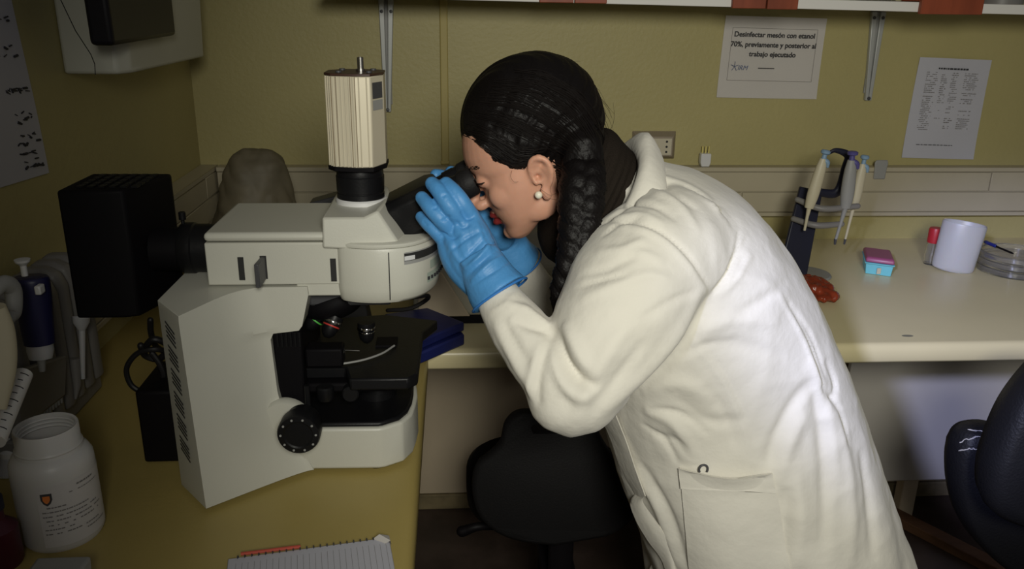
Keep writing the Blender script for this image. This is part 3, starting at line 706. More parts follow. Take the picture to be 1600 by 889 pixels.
# ---- large grey-white instrument behind the hands
t = thing('benchtop_instrument', 'large grey-white benchtop instrument behind the gloved hands', 'laboratory instrument', (.12, 1.85, H))
yi = 1.64
p1 = at(683, 380, y=yi); p2 = at(745, 478, y=yi)
zt_ = at(760, 372, y=yi+.06).z
xl, xr = at(668, 470, y=yi).x, at(925, 470, y=yi).x
zb_ = H+.022
poly = [V((xl-.03, 0, zb_)), V((xr, 0, zb_)), V((xr, 0, 1.04)), (V((xr-.03, 0, 1.06))), V((p1.x+.02, 0, 1.06)), V((xl-.03, 0, 1.02))]
MB().loft([[V((q.x, yi, min(q.z, 1.0))) for q in poly], [V((q.x, yi+.07, q.z)) for q in poly], [V((q.x, yi+.34, q.z)) for q in poly]]).build('housing', 'mach', t, bevel=.008, seg=3)
MB().box((xl-.02, yi+.012, H+.0005), (xr-.01, yi+.32, zb_)).build('plinth', 'black', t)
a = at(690, 395, y=yi-.006); b = at(742, 470, y=yi-.006)
MB().prism([V((a.x-.05, yi-.001, zb_+.002)), V((b.x-.01, yi-.001, zb_+.002)), V((a.x, yi-.001, .993)), V((a.x-.05, yi-.001, .993))], (0, 0, 0), (0, -.008, 0)).build('side_wedge', 'panel', t, bevel=.002)
MB().box((at(826, 360, y=yi+.1).x, yi+.12, 1.0605), (at(860, 360, y=yi+.1).x+.02, yi+.2, 1.082)).build('display', 'dgrey', t, bevel=.003)
cable([at(826, 362, y=yi+.09), at(845, 368, y=yi+.08), at(862, 376, y=yi+.07)], .004, 'short black cable lying on top of the grey-white instrument', 20)

# ---- dark blue slanted box (two layers) right of the stage
def bluebox(z0, z1, tl, tr, br, bl, name, label):
    P = [at(*q, z=z1) for q in (tl, tr, br, bl)]
    o = MB().loft([[V((q.x, q.y, z0)) for q in P], P]).build(name, 'blue', bevel=.004); tag(o, label, 'box', 'dark blue boxes'); return o
zc = H+.001
bluebox(H+.0005, H+.024, (612, 500), (700, 492), (726, 522), (655, 552), 'plastic_box', 'dark blue flat plastic box lying on the worktop behind the stage')
bluebox(H+.0247, H+.044, (600, 490), (668, 480), (726, 503), (652, 534), 'plastic_box', 'dark blue flat plastic box stacked askew on top of the other one')
cable([at(664, 552, z=H+.006), at(652, 546, z=H+.006), at(640, 548, z=H+.006), at(620, 552, z=H+.006)], .005, 'black cable end lying beside the dark blue boxes', 20)
cable([at(600, 468, y=1.42), at(640, 465, y=1.42), at(668, 462, y=1.43), at(664, 470, y=1.45), at(640, 482, y=1.45), at(606, 485, y=1.45)], .004, 'thin black cable loop above the dark blue boxes', 40)

# ---- spiral notebook
a = at(356, 872, z=H+.008); b = at(608, 838, z=H+.008); c_ = at(622, 900, z=H+.008); ed = (b-a); wv = ed.normalized(); dv = V((wv.y, -wv.x, 0)); dv = dv if dv.y < 0 else -dv
t = thing('spiral_notebook', 'spiral notebook with a folded page corner near the worktop edge', 'notebook', a)
La = ed.length
P = [a, b, b+dv*.27, a+dv*.27]
MB().loft([[V((q.x, q.y, H+.0004)) for q in P], [V((q.x, q.y, H+.0070)) for q in P]]).build('pages', 'paperl', t, bevel=.001)
co_ = [b-wv*.020, b+dv*.026-wv*.0, b-wv*.001]
cr = MB(); zc = H+.0072
cr.grid([[V((b.x, b.y, zc))-wv*.020+V((0, 0, .0005)), V((b.x, b.y, zc))-wv*.012+V((0, 0, .006)), V((b.x, b.y, zc+.002))],
         [V((b.x, b.y, zc))+dv*.012-wv*.006, V((b.x, b.y, zc))+dv*.014+V((0, 0, .005)), V((b.x, b.y, zc))+dv*.016+wv*.001]], .0008, (0, 0, 1)); cr.build('folded_corner', 'paper', t)
mb = MB()
n_ = 22
for k in range(n_):
    c = a+wv*(La*(.06+.88*k/(n_-1)))+V((0, 0, -.003)); mb.tube([c+V((0, 0, .0045))*math.cos(q)-dv*.0045*math.sin(q)*1. + dv*.002 for q in np.linspace(-.5, math.pi*1.1, 9)], .0009, n=6)
mb.build('spiral_binding', 'dgrey', t)
mb = MB()
for k in range(26): c = a+wv*(La*(.05+.92*k/25)); mb.loft([[V((c.x, c.y, H+.0073))+dv*.012, V((c.x, c.y, H+.0073))+dv*.012+wv*.0004], [V((c.x, c.y, H+.0073))+dv*.265, V((c.x, c.y, H+.0073))+dv*.265+wv*.0004]], cap=False, closed=False)
mb.build('ruled_lines', 'greyink', t)
mb = MB(); mb.tube([a+wv*.015+V((0, 0, .0012))-dv*.003, a+wv*.085+V((0, 0, .0012))-dv*.002], .0022, n=8); mb.build('pen_tip', 'redink', t)

# ---- open white jar
jb = at(96, 838, z=H)   # centre of its foot
J = V((jb.x, jb.y+.01, H))
t = thing('open_jar', 'white plastic jar without a lid, with a crest on its label', 'jar', J)
tilt = V((0, 0, 1))
rj = .0475; hj = .150
MB().lathe([(0, 0), (rj*.93, 0), (rj, .006), (rj, .098), (rj*.985, .108), (rj*.90, .116), (rj*.80, .120), (rj*.78, .124), (rj*.80, .126), (rj*.76, .129), (rj*.76, .1495), (rj*.74, .151), (rj*.68, .150), (rj*.67, .118), (rj*.9, .105), (rj*.93, .008), (0, .006)], J, tilt).build('body', 'jar', t)
mb = MB()
for k in range(3): mb.lathe([(rj*.672, .133+k*.005), (rj*.65, .1345+k*.005), (rj*.672, .136+k*.005)], J, tilt, cap=False)
mb.build('inner_thread', 'jar', t)
MB().lathe([(0, .09), (rj*.9, .09), (rj*.9, .094), (0, .095)], J, tilt).build('contents', 'wood', t)
tc = math.atan2(CP.y-J.y, CP.x-J.x)
def onj(a, z, d=.0004): return V((J.x+(rj+d)*math.cos(tc+a), J.y+(rj+d)*math.sin(tc+a), J.z+z))
MB().grid([[onj(a, z) for a in np.linspace(-.50, 1.5, 30)] for z in (.010, .094)]).build('label_sheet', 'jarlabel', t)
def patch(a0, a1, z0, z1, m, nm, d=.0008, par=None): return MB().grid([[onj(a, z, d) for a in np.linspace(a0, a1, 6)] for z in (z0, z1)]).build(nm, m, par or t)
def shield(s, z, d, nm, m):
    c = MB(); pts = [(-1, 1), (1, 1), (1, -.1), (.6, -.8), (0, -1.2), (-.6, -.8), (-1, -.1)]
    c.add([onj(-.27+x*.13*s, .077+y*.0075*s, d) for x, y in pts], [tuple(range(7))]); c.build(nm, m, t, smooth=False)
shield(1, 0, .0009, 'crest', 'dgrey'); shield(.62, 0, .0013, 'crest_field', 'orange')
mb = MB(); rnd = random.Random(11)
def jl(a0, a1, z, h_, dens=.85):
    u = a0
    while u < a1:
        l = rnd.uniform(.03, .10)
        if rnd.random() < dens: mb.grid([[onj(q, zz, .0009) for q in (u, min(u+l, a1))] for zz in (z, z+h_)])
        u += l+.018
jl(.45, .95, .086, .0022, 1); jl(.25, 1.1, .0795, .0012)
for k, (z, e) in enumerate(((.064, .15), (.058, .7), (.052, 1.0), (.046, 1.15), (.040, 1.0), (.034, .25), (.028, .95), (.0225, 1.2))): jl(-.42 if k < 7 else .55, e, z, .0016)
mb.build('label_print', 'greyink', t, smooth=False)

# ---- things left of the jar
c = at(20, 735, z=H); c = V((c.x, c.y, H))
t = thing('dropper_bottle', 'small bottle with a white dropper nozzle left of the open jar', 'bottle', c)
zt_ = at(22, 690, y=c.y).z-H
MB().lathe([(0, 0), (.022, 0), (.024, .005), (.024, zt_-.045), (.014, zt_-.028), (.012, zt_-.022), (0, zt_-.022)], c).build('body', 'trans', t)
MB().lathe([(.012, zt_-.026), (.012, zt_-.014), (.006, zt_-.010), (.0055, zt_+.003), (.003, zt_+.005), (0, zt_+.005)], c).build('nozzle', 'white', t)
c = at(72, 690, z=H); zt_ = at(65, 655, y=c.y).z-H
t = thing('capped_vial', 'small vial with a black cap behind the open jar', 'vial', c)
MB().lathe([(0, 0), (.013, 0), (.013, zt_-.012), (.010, zt_-.01), (0, zt_-.01)], c).build('body', 'clear', t)
MB().lathe([(0, zt_-.02), (.0145, zt_-.02), (.0155, zt_-.012), (.0145, zt_-.002), (.011, zt_+.003), (0, zt_+.004)], c).build('cap', 'black', t)
c = at(4, 880, z=H); c = V((c.x, c.y, H))
t = thing('wine_red_bottle', 'dark wine-red bottle at the lower left corner of the frame', 'bottle', c)
MB().lathe([(0, 0), (.022, 0), (.024, .004), (.024, .05), (.012, .062), (.012, .075), (0, .075)], c).build('body', 'wine', t)
MB().lathe([(0, .0752), (.014, .0752), (.014, .09), (.012, .093), (0, .093)], c).build('cap', 'navyd', t)
c = at(88, 905, z=H+.03)
o = MB().loft([[V((c.x+sx*w_, c.y+sy*w_*.8, z)) for sx, sy in ((-1, -1), (1, -1), (1, 1), (-1, 1))] for z, w_ in ((H+.0005, .028), (H+.040, .030), (H+.043, .0285))], cap=True).build('small_box', 'grey', bevel=.003)
tag(o, 'small pale box in front of the open jar at the lower left', 'box')
# pipettes in a grey ribbed holder against the left wall
hx = XL+.003
t = thing('pipette_holder', 'grey ribbed plastic holder against the left wall', 'holder', (XL+.05, 1.2, H))
mb = MB()
for k in range(7):
    y = 1.10+k*.037; zt_ = 1.125
    prof_ = [(XL+.012, H+.035), (XL+.085, H+.035), (XL+.085, zt_-.03), (XL+.078, zt_-.010), (XL+.060, zt_), (XL+.03, zt_), (XL+.012, zt_-.02)]
    mb.loft([[V((x, y, z)) for x, z in prof_], [V((XL+(x-XL)*1.05, y+.014, z+.002)) for x, z in prof_], [V((x, y+.028, z)) for x, z in prof_]])
mb.build('ribs', 'holder', t, bevel=.006, seg=3)
MB().box((XL+.010, 1.09, H+.0005), (XL+.07, 1.37, H+.05)).build('base', 'holder', t, bevel=.004)
# multichannel comb plate
cp = [at(12, 585, x=XL+.10), at(105, 555, x=XL+.10), at(103, 618, x=XL+.10), at(36, 670, x=XL+.10)]
t = thing('multichannel_pipette', 'grey multichannel pipette head with a row of small nozzles', 'pipette', cp[3])
pn = V((1, 0, 0))
MB().prism([q for q in cp], (0, 0, 0), (-.012, 0, 0)).build('manifold', 'holder', t, bevel=.003)
mb = MB()
for k in range(14):
    q = cp[3].lerp(cp[2], (k+.5)/14)+V((-.006, 0, 0)); mb.cyl(q+V((0, 0, .004)), q-V((0, 0, .010)), .0035, .0022, n=10)
mb.build('nozzles', 'grey', t)
# navy electronic pipette
xp = XL+.13
def pv(px, py, x=xp): return at(px, py, x=x)
t = thing('electronic_pipette', 'navy blue electronic pipette with a grey hook and white plunger', 'pipette', pv(55, 560))
top = pv(48, 438); bot = pv(62, 536)
mb = MB(); ax_ = (top-bot)
mb.tube([bot, bot.lerp(top, .5), top, top+ax_*.06], [.0175, .0195, .0205, .014], n=28, flat=1.1, res=16)
mb.build('body', 'navy', t)
q = pv(62, 452, xp+.022); MB().box(tuple(q-V((.004, .007, .006))), tuple(q+V((.004, .007, .006)))).build('button', 'white', t, bevel=.002)
q = pv(38, 425); MB().lathe([(.004, 0), (.004, .014), (.009, .019), (.0095, .022), (0, .0225)], q-V((0, 0, .005)), (0, 0, 1), n=24).build('plunger', 'white', t)
hk = [pv(-8, 455, xp+.018), pv(5, 443, xp+.022), pv(20, 452, xp+.024), pv(22, 485, xp+.024), pv(18, 497, xp+.024)]
MB().tube(hk, [.008, .010, .011, .010, .006], n=16, res=24, flat=.8, round_ends=True).build('finger_hook', 'grey', t)
MB().tube([bot, pv(63, 547), pv(64, 560)], [.016, .0165, .014], n=24).build('collar', 'trans', t)
MB().tube([pv(64, 560), pv(66, 580)], [.0055, .004], n=16).build('tip_cone', 'grey', t)
# cream pipette body at the very edge and graduated tube
t = thing('cream_pipette', 'cream pipette body cut by the left edge of the frame', 'pipette', pv(2, 560, XL+.2))
MB().tube([pv(-14, 480, XL+.19), pv(-6, 520, XL+.19), pv(-2, 575, XL+.19), pv(-6, 640, XL+.19)], [.014, .018, .017, .010], n=24, res=16).build('body', 'pip', t)
g0, g1 = pv(36, 585, XL+.18), pv(-8, 690, XL+.19)
t = thing('graduated_tube', 'white tube with black graduation marks leaning at the left edge', 'measuring tube', g1)
MB().tube([g1, g0], .0105, n=28).build('body', 'jar', t)
mb = MB(); dd = (g0-g1).normalized(); sd_ = (CP-g0).normalized(); sd_ = (sd_-dd*sd_.dot(dd)).normalized(); cr_ = dd.cross(sd_)
for k in range(9):
    c = g1.lerp(g0, .12+k*.1); al = .5 if k % 2 else .9
    mb.tube([c+(sd_*math.cos(a)+cr_*math.sin(a))*.0107 for a in np.linspace(-.3, al-.3, 6)], .0006, n=5)
mb.build('graduation_marks', 'ink', t)
q = at(125, 500, x=XL+.07); 
t = thing('white_funnel_pipette', 'translucent pipette hanging below the black lamp house', 'pipette', at(128, 600, x=XL+.1))
MB().tube([at(127, 494, x=XL+.1), at(127, 504, x=XL+.1), at(128, 516, x=XL+.1)], [.013, .012, .005], n=20).build('collar', 'trans', t)
MB().tube([at(128, 515, x=XL+.1), at(129, 560, x=XL+.1), at(130, 592, x=XL+.1)], [.005, .004, .003], n=14).build('shaft', 'trans', t)
MB().tube([at(116, 560, x=XL+.09), at(120, 600, x=XL+.09), at(118, 624, x=XL+.09)], [.008, .007, .002], n=14).build('sleeve', 'holder', t)

# ================================================================== RIGHT BENCH THINGS
# pipette stand
yb2 = 2.02
t = thing('pipette_stand', 'navy blue pipette stand leaning back on a round grey foot', 'pipette stand', at(1275, 430, z=H))
fc = at(1272, 430, z=H)
MB().lathe([(0, 0), (.058, 0), (.060, .003), (.057, .007), (0, .008)], V((fc.x-.02, fc.y, H)), sx=1.0, sy=1.0).build('foot', 'grey', t)
q = [at(1218, 415, y=1.93), at(1262, 425, y=1.93), at(1286, 300, y=2.0), at(1251, 292, y=2.0)]
q[0].z = H+.008; q[1].z = H+.008
MB().prism(q, (0, 0, 0), (0, .012, 0)).build('back_plate', 'navyd', t, bevel=.003)
q = [at(1300, 310, y=1.985), at(1316, 318, y=1.985), at(1334, 250, y=1.985), at(1318, 246, y=1.985)]
# upper stem with hook
MB().tube([at(1275, 300, y=2.0), at(1308, 300, y=2.0), at(1322, 262, y=2.0), at(1325, 243, y=2.0), at(1306, 235, y=2.0), at(1294, 240, y=2.0)], [.010, .012, .012, .010, .006, .004], n=16, res=36, flat=.7, round_ends=True).build('hook', 'navyd', t)
for (pa, pb_, pc) in (((1246, 312), (1285, 326), (1340, 322)), ((1240, 342), (1275, 352), (1315, 350))):
    MB().tube([at(*pa, y=1.965), at(*pb_, y=1.93), at(*pc, y=1.93)], [.007, .008, .007], n=12, res=20, flat=1.0, round_ends=True).build('carousel_arm', 'holder', t)
def bench_pipette(ptop, pbot, ptip, y, body, label, cap='lblue', r=.012, tipd=True):
    a = at(*ptop, y=y); b = at(*pbot, y=y); c = at(*ptip, y=y); u = (a-b).normalized()
    t = thing('pipette', label, 'pipette', c, 'pipettes on the stand')
    MB().tube([b, b.lerp(a, .3), b.lerp(a, .75), a], [r*.75, r, r*.9, r*.6], n=20, res=14, flat=1.2).build('body', body, t)
    MB().tube([b+u*.004, b.lerp(c, .35), c], [r*.5, r*.33, r*.25], n=14).build('shaft', 'pip' if body == 'pip' else 'grey', t)
    if tipd: MB().tube([c+u*.006, c-u*.008], [r*.30, r*.2], n=12).build('tip', 'dgrey', t)
    MB().lathe([(r*.5, 0), (r*.45, .010), (r*.9, .013), (r*.95, .018), (r*.7, .021), (0, .022)], a, u, n=20).build('plunger_button', cap, t)
    MB().tube([a-u*.002, a-u*.008+V((r*.8, -.004, 0)), a-u*.018+V((r*1.1, -.004, 0))], [r*.5, r*.5, r*.3], n=12, res=10, round_ends=True).build('tip_ejector', cap, t)
bench_pipette((1287, 248), (1264, 325), (1257, 360), 1.92, 'pip', 'cream pipette with a light blue button, leftmost on the stand', tipd=False)
bench_pipette((1331, 250), (1321, 325), (1305, 377), 1.925, 'grey', 'grey pipette with a violet button hanging at the front of the stand', 'viol', .0135)
bench_pipette((1349, 256), (1333, 325), (1320, 377), 1.945, 'pip', 'pale pipette with a blue button, rightmost on the stand', 'lblue', .011)
q = at(1321, 237, y=2.0); 
# tip box
p0, p1_, p2_ = at(1350, 428, z=H), at(1394, 434, z=H), at(1337, 408, z=H)
t = thing('pipette_tip_box', 'cyan tip box with a translucent pink lid', 'box', p0)
ex = (p1_-p0); ey = (p2_-p0); ey = V((-ex.y, ex.x, 0)).normalized()*.10+ex*-.22
def qd(k, z): c = p0+ex*.5+ey*.5; return [V((c.x, c.y, z))+(ex*sx+ey*sy)*.5*k for sx, sy in ((-1, -1), (1, -1), (1, 1), (-1, 1))]
MB().loft([qd(.90, H+.0005), qd(.98, H+.028), qd(1.06, H+.029), qd(1.06, H+.032)]).build('tray', 'cyan', t, bevel=.0015)
MB().loft([qd(1.02, H+.0325), qd(1.0, H+.041), qd(.92, H+.046)]).build('lid', 'pink', t, bevel=.003)
c = p0+ex*.5; MB().box((c.x-.006, c.y-.003, H+.006), (c.x+.004, c.y-.0005, H+.021)).build('latch', 'pip', t)
# red capped glass bottle
c = at(1453, 412, z=H); c = V((c.x, c.y, H))
t = thing('red_cap_bottle', 'small glass bottle with a red screw cap behind the white tub', 'bottle', c)
zt_ = at(1460, 356, y=c.y).z-H
MB().lathe([(0, 0), (.016, 0), (.017, .003), (.017, zt_*.52), (.013, zt_*.60), (.013, zt_*.64), (.0115, zt_*.64), (.0115, zt_*.6), (.015, zt_*.5), (.015, .005), (0, .004)], c).build('body', 'clear', t)
MB().lathe([(0, zt_*.60), (.0165, zt_*.60), (.017, zt_*.63), (.017, zt_*.94), (.015, zt_), (0, zt_)], c).build('cap', 'redcap', t)
# oval white tub
c = at(1492, 426, z=H); c = V((c.x+.004, c.y+.022, H)); zt_ = at(1510, 348, y=c.y).z-H
t = thing('oval_tub', 'oval milky-white plastic tub beside the glass dishes', 'tub', c)
lean = V((.10, 0, 1)).normalized()
MB().lathe([(0, 0), (.038, .0), (.044, .004), (.0465, .012), (.0485, zt_-.004), (.047, zt_), (.045, zt_-.001), (.042, zt_-.010), (0, zt_-.012)], c, lean, sx=1.08, sy=.72, ref=(.9, -.42, 0)).build('body', 'trans', t)
# stack of glass dishes with a pen on top
c = at(1588, 432, z=H); c = V((c.x+.022, c.y+.045, H))
for k in range(3):
    t = thing('glass_dish', ('large clear glass dish at the bottom of the stack', 'large clear glass dish in the middle of the stack', 'large clear glass dish on top of the stack, under the pen')[k], 'glass dish', (c.x, c.y, H+k*.0175), 'stacked glass dishes')
    z = H+.0005+k*.0175; r = .088-k*.002
    MB().lathe([(0, 0), (r, 0), (r+.001, .002), (r+.001, .0165), (r-.001, .0168), (r-.002, .004), (0, .003)], (c.x, c.y, z), n=64).build('dish', 'clear', t)
    MB().lathe([(r+.0012, .012), (r+.002, .0135), (r+.0012, .015)], (c.x, c.y, z), n=64, cap=False).build('rim', 'clear', t)
a = at(1540, 378, y=c.y-.02); b = at(1590, 400, y=c.y-.03); zp = H+.0545
a = at(1540, 378, z=zp); b = at(1592, 400, z=zp); d = (b-a).normalized()
t = thing('marker_pen', 'blue-capped pen resting on the stack of glass dishes', 'pen', a)
MB().tube([a, a+d*.040], .0046, n=14, round_ends=True).build('cap', 'bluep', t); MB().tube([a+d*.041, a+d*.105, a+d*.110], [.0026, .0026, .0012], n=12).build('barrel', 'black', t)
# amber wrapper
c = at(1262, 465, z=H); mb = MB()
mb.ell((c.x-.01, c.y+.012, H+.024), (.070, .050, .023)); mb.ell((c.x-.03, c.y-.03, H+.015), (.05, .03, .014)); mb.ell((c.x+.025, c.y-.02, H+.014), (.035, .03, .013))
def ps2(me):
    X = getv(me); N = getn(me); n = vnoise(X, 160, 8)*.012+vnoise(X, 320, 9)*.006; Y = X+N*n[:, None]; Y[:, 2] = np.maximum(Y[:, 2], H+.001); setv(me, Y)
o = fuse('food_wrapper', mb, 'amber', None, .003, 1, ps2); tag(o, 'crumpled orange-red wrapper on the cream worktop beside the coat', 'wrapper')

# ================================================================== CHAIRS
t = thing('lab_stool', 'black moulded lab chair with a carrying slot in its backrest', 'chair', (.20, 1.56, 0))
yk = 1.36
def bp_(px, py, y=yk): return at(px, py, y=y)
half = [(868, 646), (905, 649), (928, 662), (942, 690), (958, 715), (985, 738), (998, 770), (1000, 815), (985, 838), (940, 850), (868, 853)]
left = [(868, 853), (800, 848), (765, 836), (745, 815), (738, 780), (744, 745), (765, 722), (782, 700), (790, 668), (808, 650), (835, 646), (868, 646)]
loop = cat_rom(left+half[1:-1], 90)[:-1]
Cc = bp_(868, 760)
def bowl(k, dy, dz=0): return [Cc+(bp_(*p)-Cc)*k+V((0, dy+(.035*((bp_(*p).x-Cc.x)/.15)**2)*k, dz)) for p in loop]
mb = MB(); mb.loft([bowl(.93, -.004), bowl(.99, .0), bowl(1.0, .012), bowl(.97, .026), bowl(.9, .034)])
bk = mb.build('backrest', 'rubber', t, ang=60)
# slot: cut with a boolean
sl = [(834, 664), (893, 664), (896, 672), (893, 680), (834, 681), (830, 672)]
cu = MB().loft([[bp_(*p, y=yk)+V((0, -.12, 0)) for p in sl], [bp_(*p, y=yk)+V((0, .18, 0)) for p in sl]]).build('cutter', 'rubber', None, smooth=False)
bo = bk.modifiers.new('slot', 'BOOLEAN'); bo.object = cu; bo.operation = 'DIFFERENCE'; bo.solver = 'EXACT'
dg = bpy.context.evaluated_depsgraph_get(); dg.update(); nm_ = bpy.data.meshes.new_from_object(bk.evaluated_get(dg)); bk.modifiers.clear(); bk.data = nm_; bk.data.name = 'backrest'
bpy.data.objects.remove(cu)
def seat_ring(z, k): return [V((.205+.185*k*math.copysign(abs(math.cos(a))**.7, math.cos(a)), 1.67+.19*k*math.copysign(abs(math.sin(a))**.7, math.sin(a)), z)) for a in np.linspace(0, 2*math.pi, 48, endpoint=False)]
MB().loft([seat_ring(.455, .92), seat_ring(.465, 1), seat_ring(.49, 1), seat_ring(.50, .94), seat_ring(.493, .6), seat_ring(.49, .2)]).build('seat', 'rubber', t, ang=50)
MB().box((.17, 1.405, .40), (.24, 1.62, .42)).build('mechanism', 'black', t, bevel=.004)
MB().tube([(.205, 1.50, .405), (.205, 1.415, .40), (.205, 1.405, .50), (.205, 1.402, .58)], .014, n=12, res=20, flat=1.8).build('back_support', 'black', t)
lv0 = at(722, 830, y=1.5); MB().tube([(.19, 1.56, .415), at(760, 822, y=1.5), lv0], [.006, .008, .012], n=12, res=12, round_ends=True).build('height_lever', 'black', t)
MB().cyl((.205, 1.56, .07), (.205, 1.56, .41), .028).build('column', 'black', t)
for k in range(5):
    a = R(72*k+20); e = V((.205+.27*math.cos(a), 1.56+.27*math.sin(a), .07)); MB().tube([(.205, 1.56, .085), e], [.022, .014], n=12).build('base_leg', 'black', t)
    MB().cyl((e.x-.012, e.y, .028), (e.x+.012, e.y, .028), .028, n=24).build('castor', 'dgrey', t)

t = thing('office_chair', 'black leatherette office chair with a torn armrest, at the right edge', 'chair', (1.12, 1.22, 0))
yo = 1.18
# backrest: padded slab seen from behind-left
lo = [(1640, 560), (1605, 600), (1578, 640), (1556, 690), (1542, 740), (1545, 790), (1580, 815), (1640, 830), (1700, 830), (1730, 700), (1700, 570)]
lp = cat_rom(lo+[lo[0]], 60)[:-1]; c0 = at(1635, 700, y=yo)
def br_(k, dy): return [c0+(at(*p, y=yo)-c0)*k+V((0, dy, 0)) for p in lp]
MB().loft([br_(.80, -.030), br_(.93, -.022), br_(1, -.004), br_(1, .02), br_(.93, .045), br_(.7, .055)]).build('backrest', 'leather', t, ang=60)
sm = [at(1545, 800, y=yo-.03), at(1570, 812, y=yo-.035), at(1600, 826, y=yo-.035), at(1640, 838, y=yo-.035)]
# armrest: thick padded side seen beyond the backrest
al = [(1489, 690), (1500, 672), (1520, 663), (1556, 664), (1600, 690), (1650, 760), (1680, 889), (1640, 930), (1590, 900), (1540, 862), (1503, 815), (1488, 765), (1485, 720)]
lp = cat_rom(al+[al[0]], 60)[:-1]; c1_ = at(1560, 770, y=1.31)
def ar_(k, dy): return [c1_+(at(*p, y=1.31)-c1_)*k+V((0, dy, 0)) for p in lp]
am = MB().loft([ar_(.86, -.036), ar_(.95, -.028), ar_(1, -.010), ar_(1, .012), ar_(.95, .030), ar_(.8, .038)]).build('armrest', 'leather', t, ang=60)
mb = MB(); rnd = random.Random(2)
tt = bvh(am.data)
for (x0, y0, x1, y1) in ((1500, 690, 1528, 682), (1528, 682, 1548, 690), (1498, 703, 1520, 700), (1520, 700, 1540, 704), (1512, 671, 1545, 676)):
    pts = []
    for s in np.linspace(0, 1, 9):
        h_, n_ = hit(tt, x0+(x1-x0)*s, y0+(y1-y0)*s+rnd.uniform(-1.6, 1.6))
        if h_ is not None: pts.append(h_+n_*.0004)
    if len(pts) > 2: mb.tube(pts, [rnd.uniform(.0004, .0016) for _ in pts], n=6)
mb.build('torn_cracks', 'crack', am)
# seat cushion and base
def sr(z, k): return [V((1.40+.22*k*math.copysign(abs(math.cos(a))**.6, math.cos(a)), 1.42+.20*k*math.copysign(abs(math.sin(a))**.6, math.sin(a)), z)) for a in np.linspace(0, 2*math.pi, 40, endpoint=False)]
MB().loft([sr(.42, .9), sr(.43, 1), sr(.48, 1.02), sr(.51, .95), sr(.52, .6)]).build('seat', 'leather', t, ang=60)
MB().tube([(1.36, 1.40, .42), (1.25, 1.24, .43), (1.12, 1.232, .60)], .02, n=12, res=20, flat=1.6).build('back_support', 'black', t)
MB().cyl((1.4, 1.42, .07), (1.4, 1.42, .43), .028).build('column', 'black', t)
for k in range(5):
    a = R(72*k+200); e = V((1.4+.26*math.cos(a), 1.42+.26*math.sin(a), .07)); MB().tube([(1.4, 1.42, .09), e], [.025, .016], n=12).build('base_leg', 'black', t)
    MB().cyl((e.x-.012, e.y, .029), (e.x+.012, e.y, .029), .029, n=24).build('castor', 'dgrey', t)

# ================================================================== PERSON
YM = 1.17
HO = V((.116, YM, 1.302)); HU = V((-.905, 0, -.425)); HV = V((-.425, 0, .905)); HW = V((0, -1, 0))
def hd(u, v, w_=0): return HO+HU*u+HV*v+HW*w_
HROT = Matrix((HU, HW, HV)).transposed()
def hring(uf, ub, v, hw, n=36, ef=.8, skew=0):
    """one level of the head: front reach, back reach, half width"""
    c = (uf+ub)/2; a = (uf-ub)/2; out = []
    for q in np.linspace(0, 2*math.pi, n, endpoint=False):
        cq, sq = math.cos(q), math.sin(q)
        e = ef if cq > 0 else 1.
        out.append(hd(c+a*math.copysign(abs(cq)**e, cq), v+skew*cq, hw*math.copysign(abs(sq)**.95, sq)))
    return out
def px_ring(F, B, hw, n=44, y=YM, ex=.85, dy=0., near=None):
    f = at(F[0], F[1], y=y); b = at(B[0], B[1], y=y); c = (f+b)/2; a = (f-b)/2; out = []
    for q in np.linspace(0, 2*math.pi, n, endpoint=False):
        cq, sq = math.cos(q), math.sin(q)
        h_ = hw
        if near and sq > 0: h_ = near
        out.append(c+a*(math.copysign(abs(cq)**ex, cq))+V((0, dy-h_*math.copysign(abs(sq)**ex, sq), 0)))
    return out
def pth(pts): return [at(p[0], p[1], y=p[2]) for p in pts]

# arm and hand skeletons, photo x, photo y, depth, radius
ARM_N = [(1060, 390, 1.08, .088), (1012, 418, 1.03, .086), (968, 490, .985, .078), (925, 560, .955, .064), (892, 622, .94, .049), (864, 582, .950, .042), (815, 520, .985, .036), (786, 478, 1.01, .030), (774, 455, 1.026, .026)]
ARM_F = [(1020, 380, 1.28, .085), (970, 440, 1.34, .078), (910, 530, 1.40, .062), (880, 560, 1.41, .052), (855, 500, 1.38, .046), (828, 445, 1.33, .040), (800, 405, 1.28, .032)]
HAND_N = [  # palm strands then five fingers
 [(781, 458, 1.028, .026), (756, 408, 1.047, .024), (742, 365, 1.062, .020), (736, 338, 1.070, .0125)],
 [(779, 459, 1.030, .026), (744, 412, 1.047, .024), (728, 372, 1.060, .019), (721, 346, 1.066, .0125)],
 [(777, 460, 1.032, .026), (734, 418, 1.050, .023), (714, 382, 1.062, .018), (706, 361, 1.068, .0120)],
 [(775, 461, 1.034, .025), (726, 424, 1.054, .021), (703, 392, 1.066, .016), (695, 375, 1.073, .0110)],
 [(736, 338, 1.070, .0122), (722, 316, 1.066, .0112), (708, 299, 1.072, .0105), (697, 287, 1.083, .0092)],
 [(721, 346, 1.066, .0122), (702, 322, 1.060, .0114), (687, 301, 1.068, .0108), (675, 287, 1.082, .0095)],
 [(706, 361, 1.068, .0118), (688, 341, 1.062, .0112), (671, 323, 1.070, .0104), (659, 309, 1.084, .0092)],
 [(695, 375, 1.073, .0108), (681, 362, 1.070, .0102), (668, 350, 1.076, .0094), (658, 339, 1.088, .0082)],
 [(768, 425, 1.060, .019), (762, 392, 1.085, .016), (752, 362, 1.105, .0125), (741, 340, 1.118, .0105), (733, 326, 1.122, .009)]]
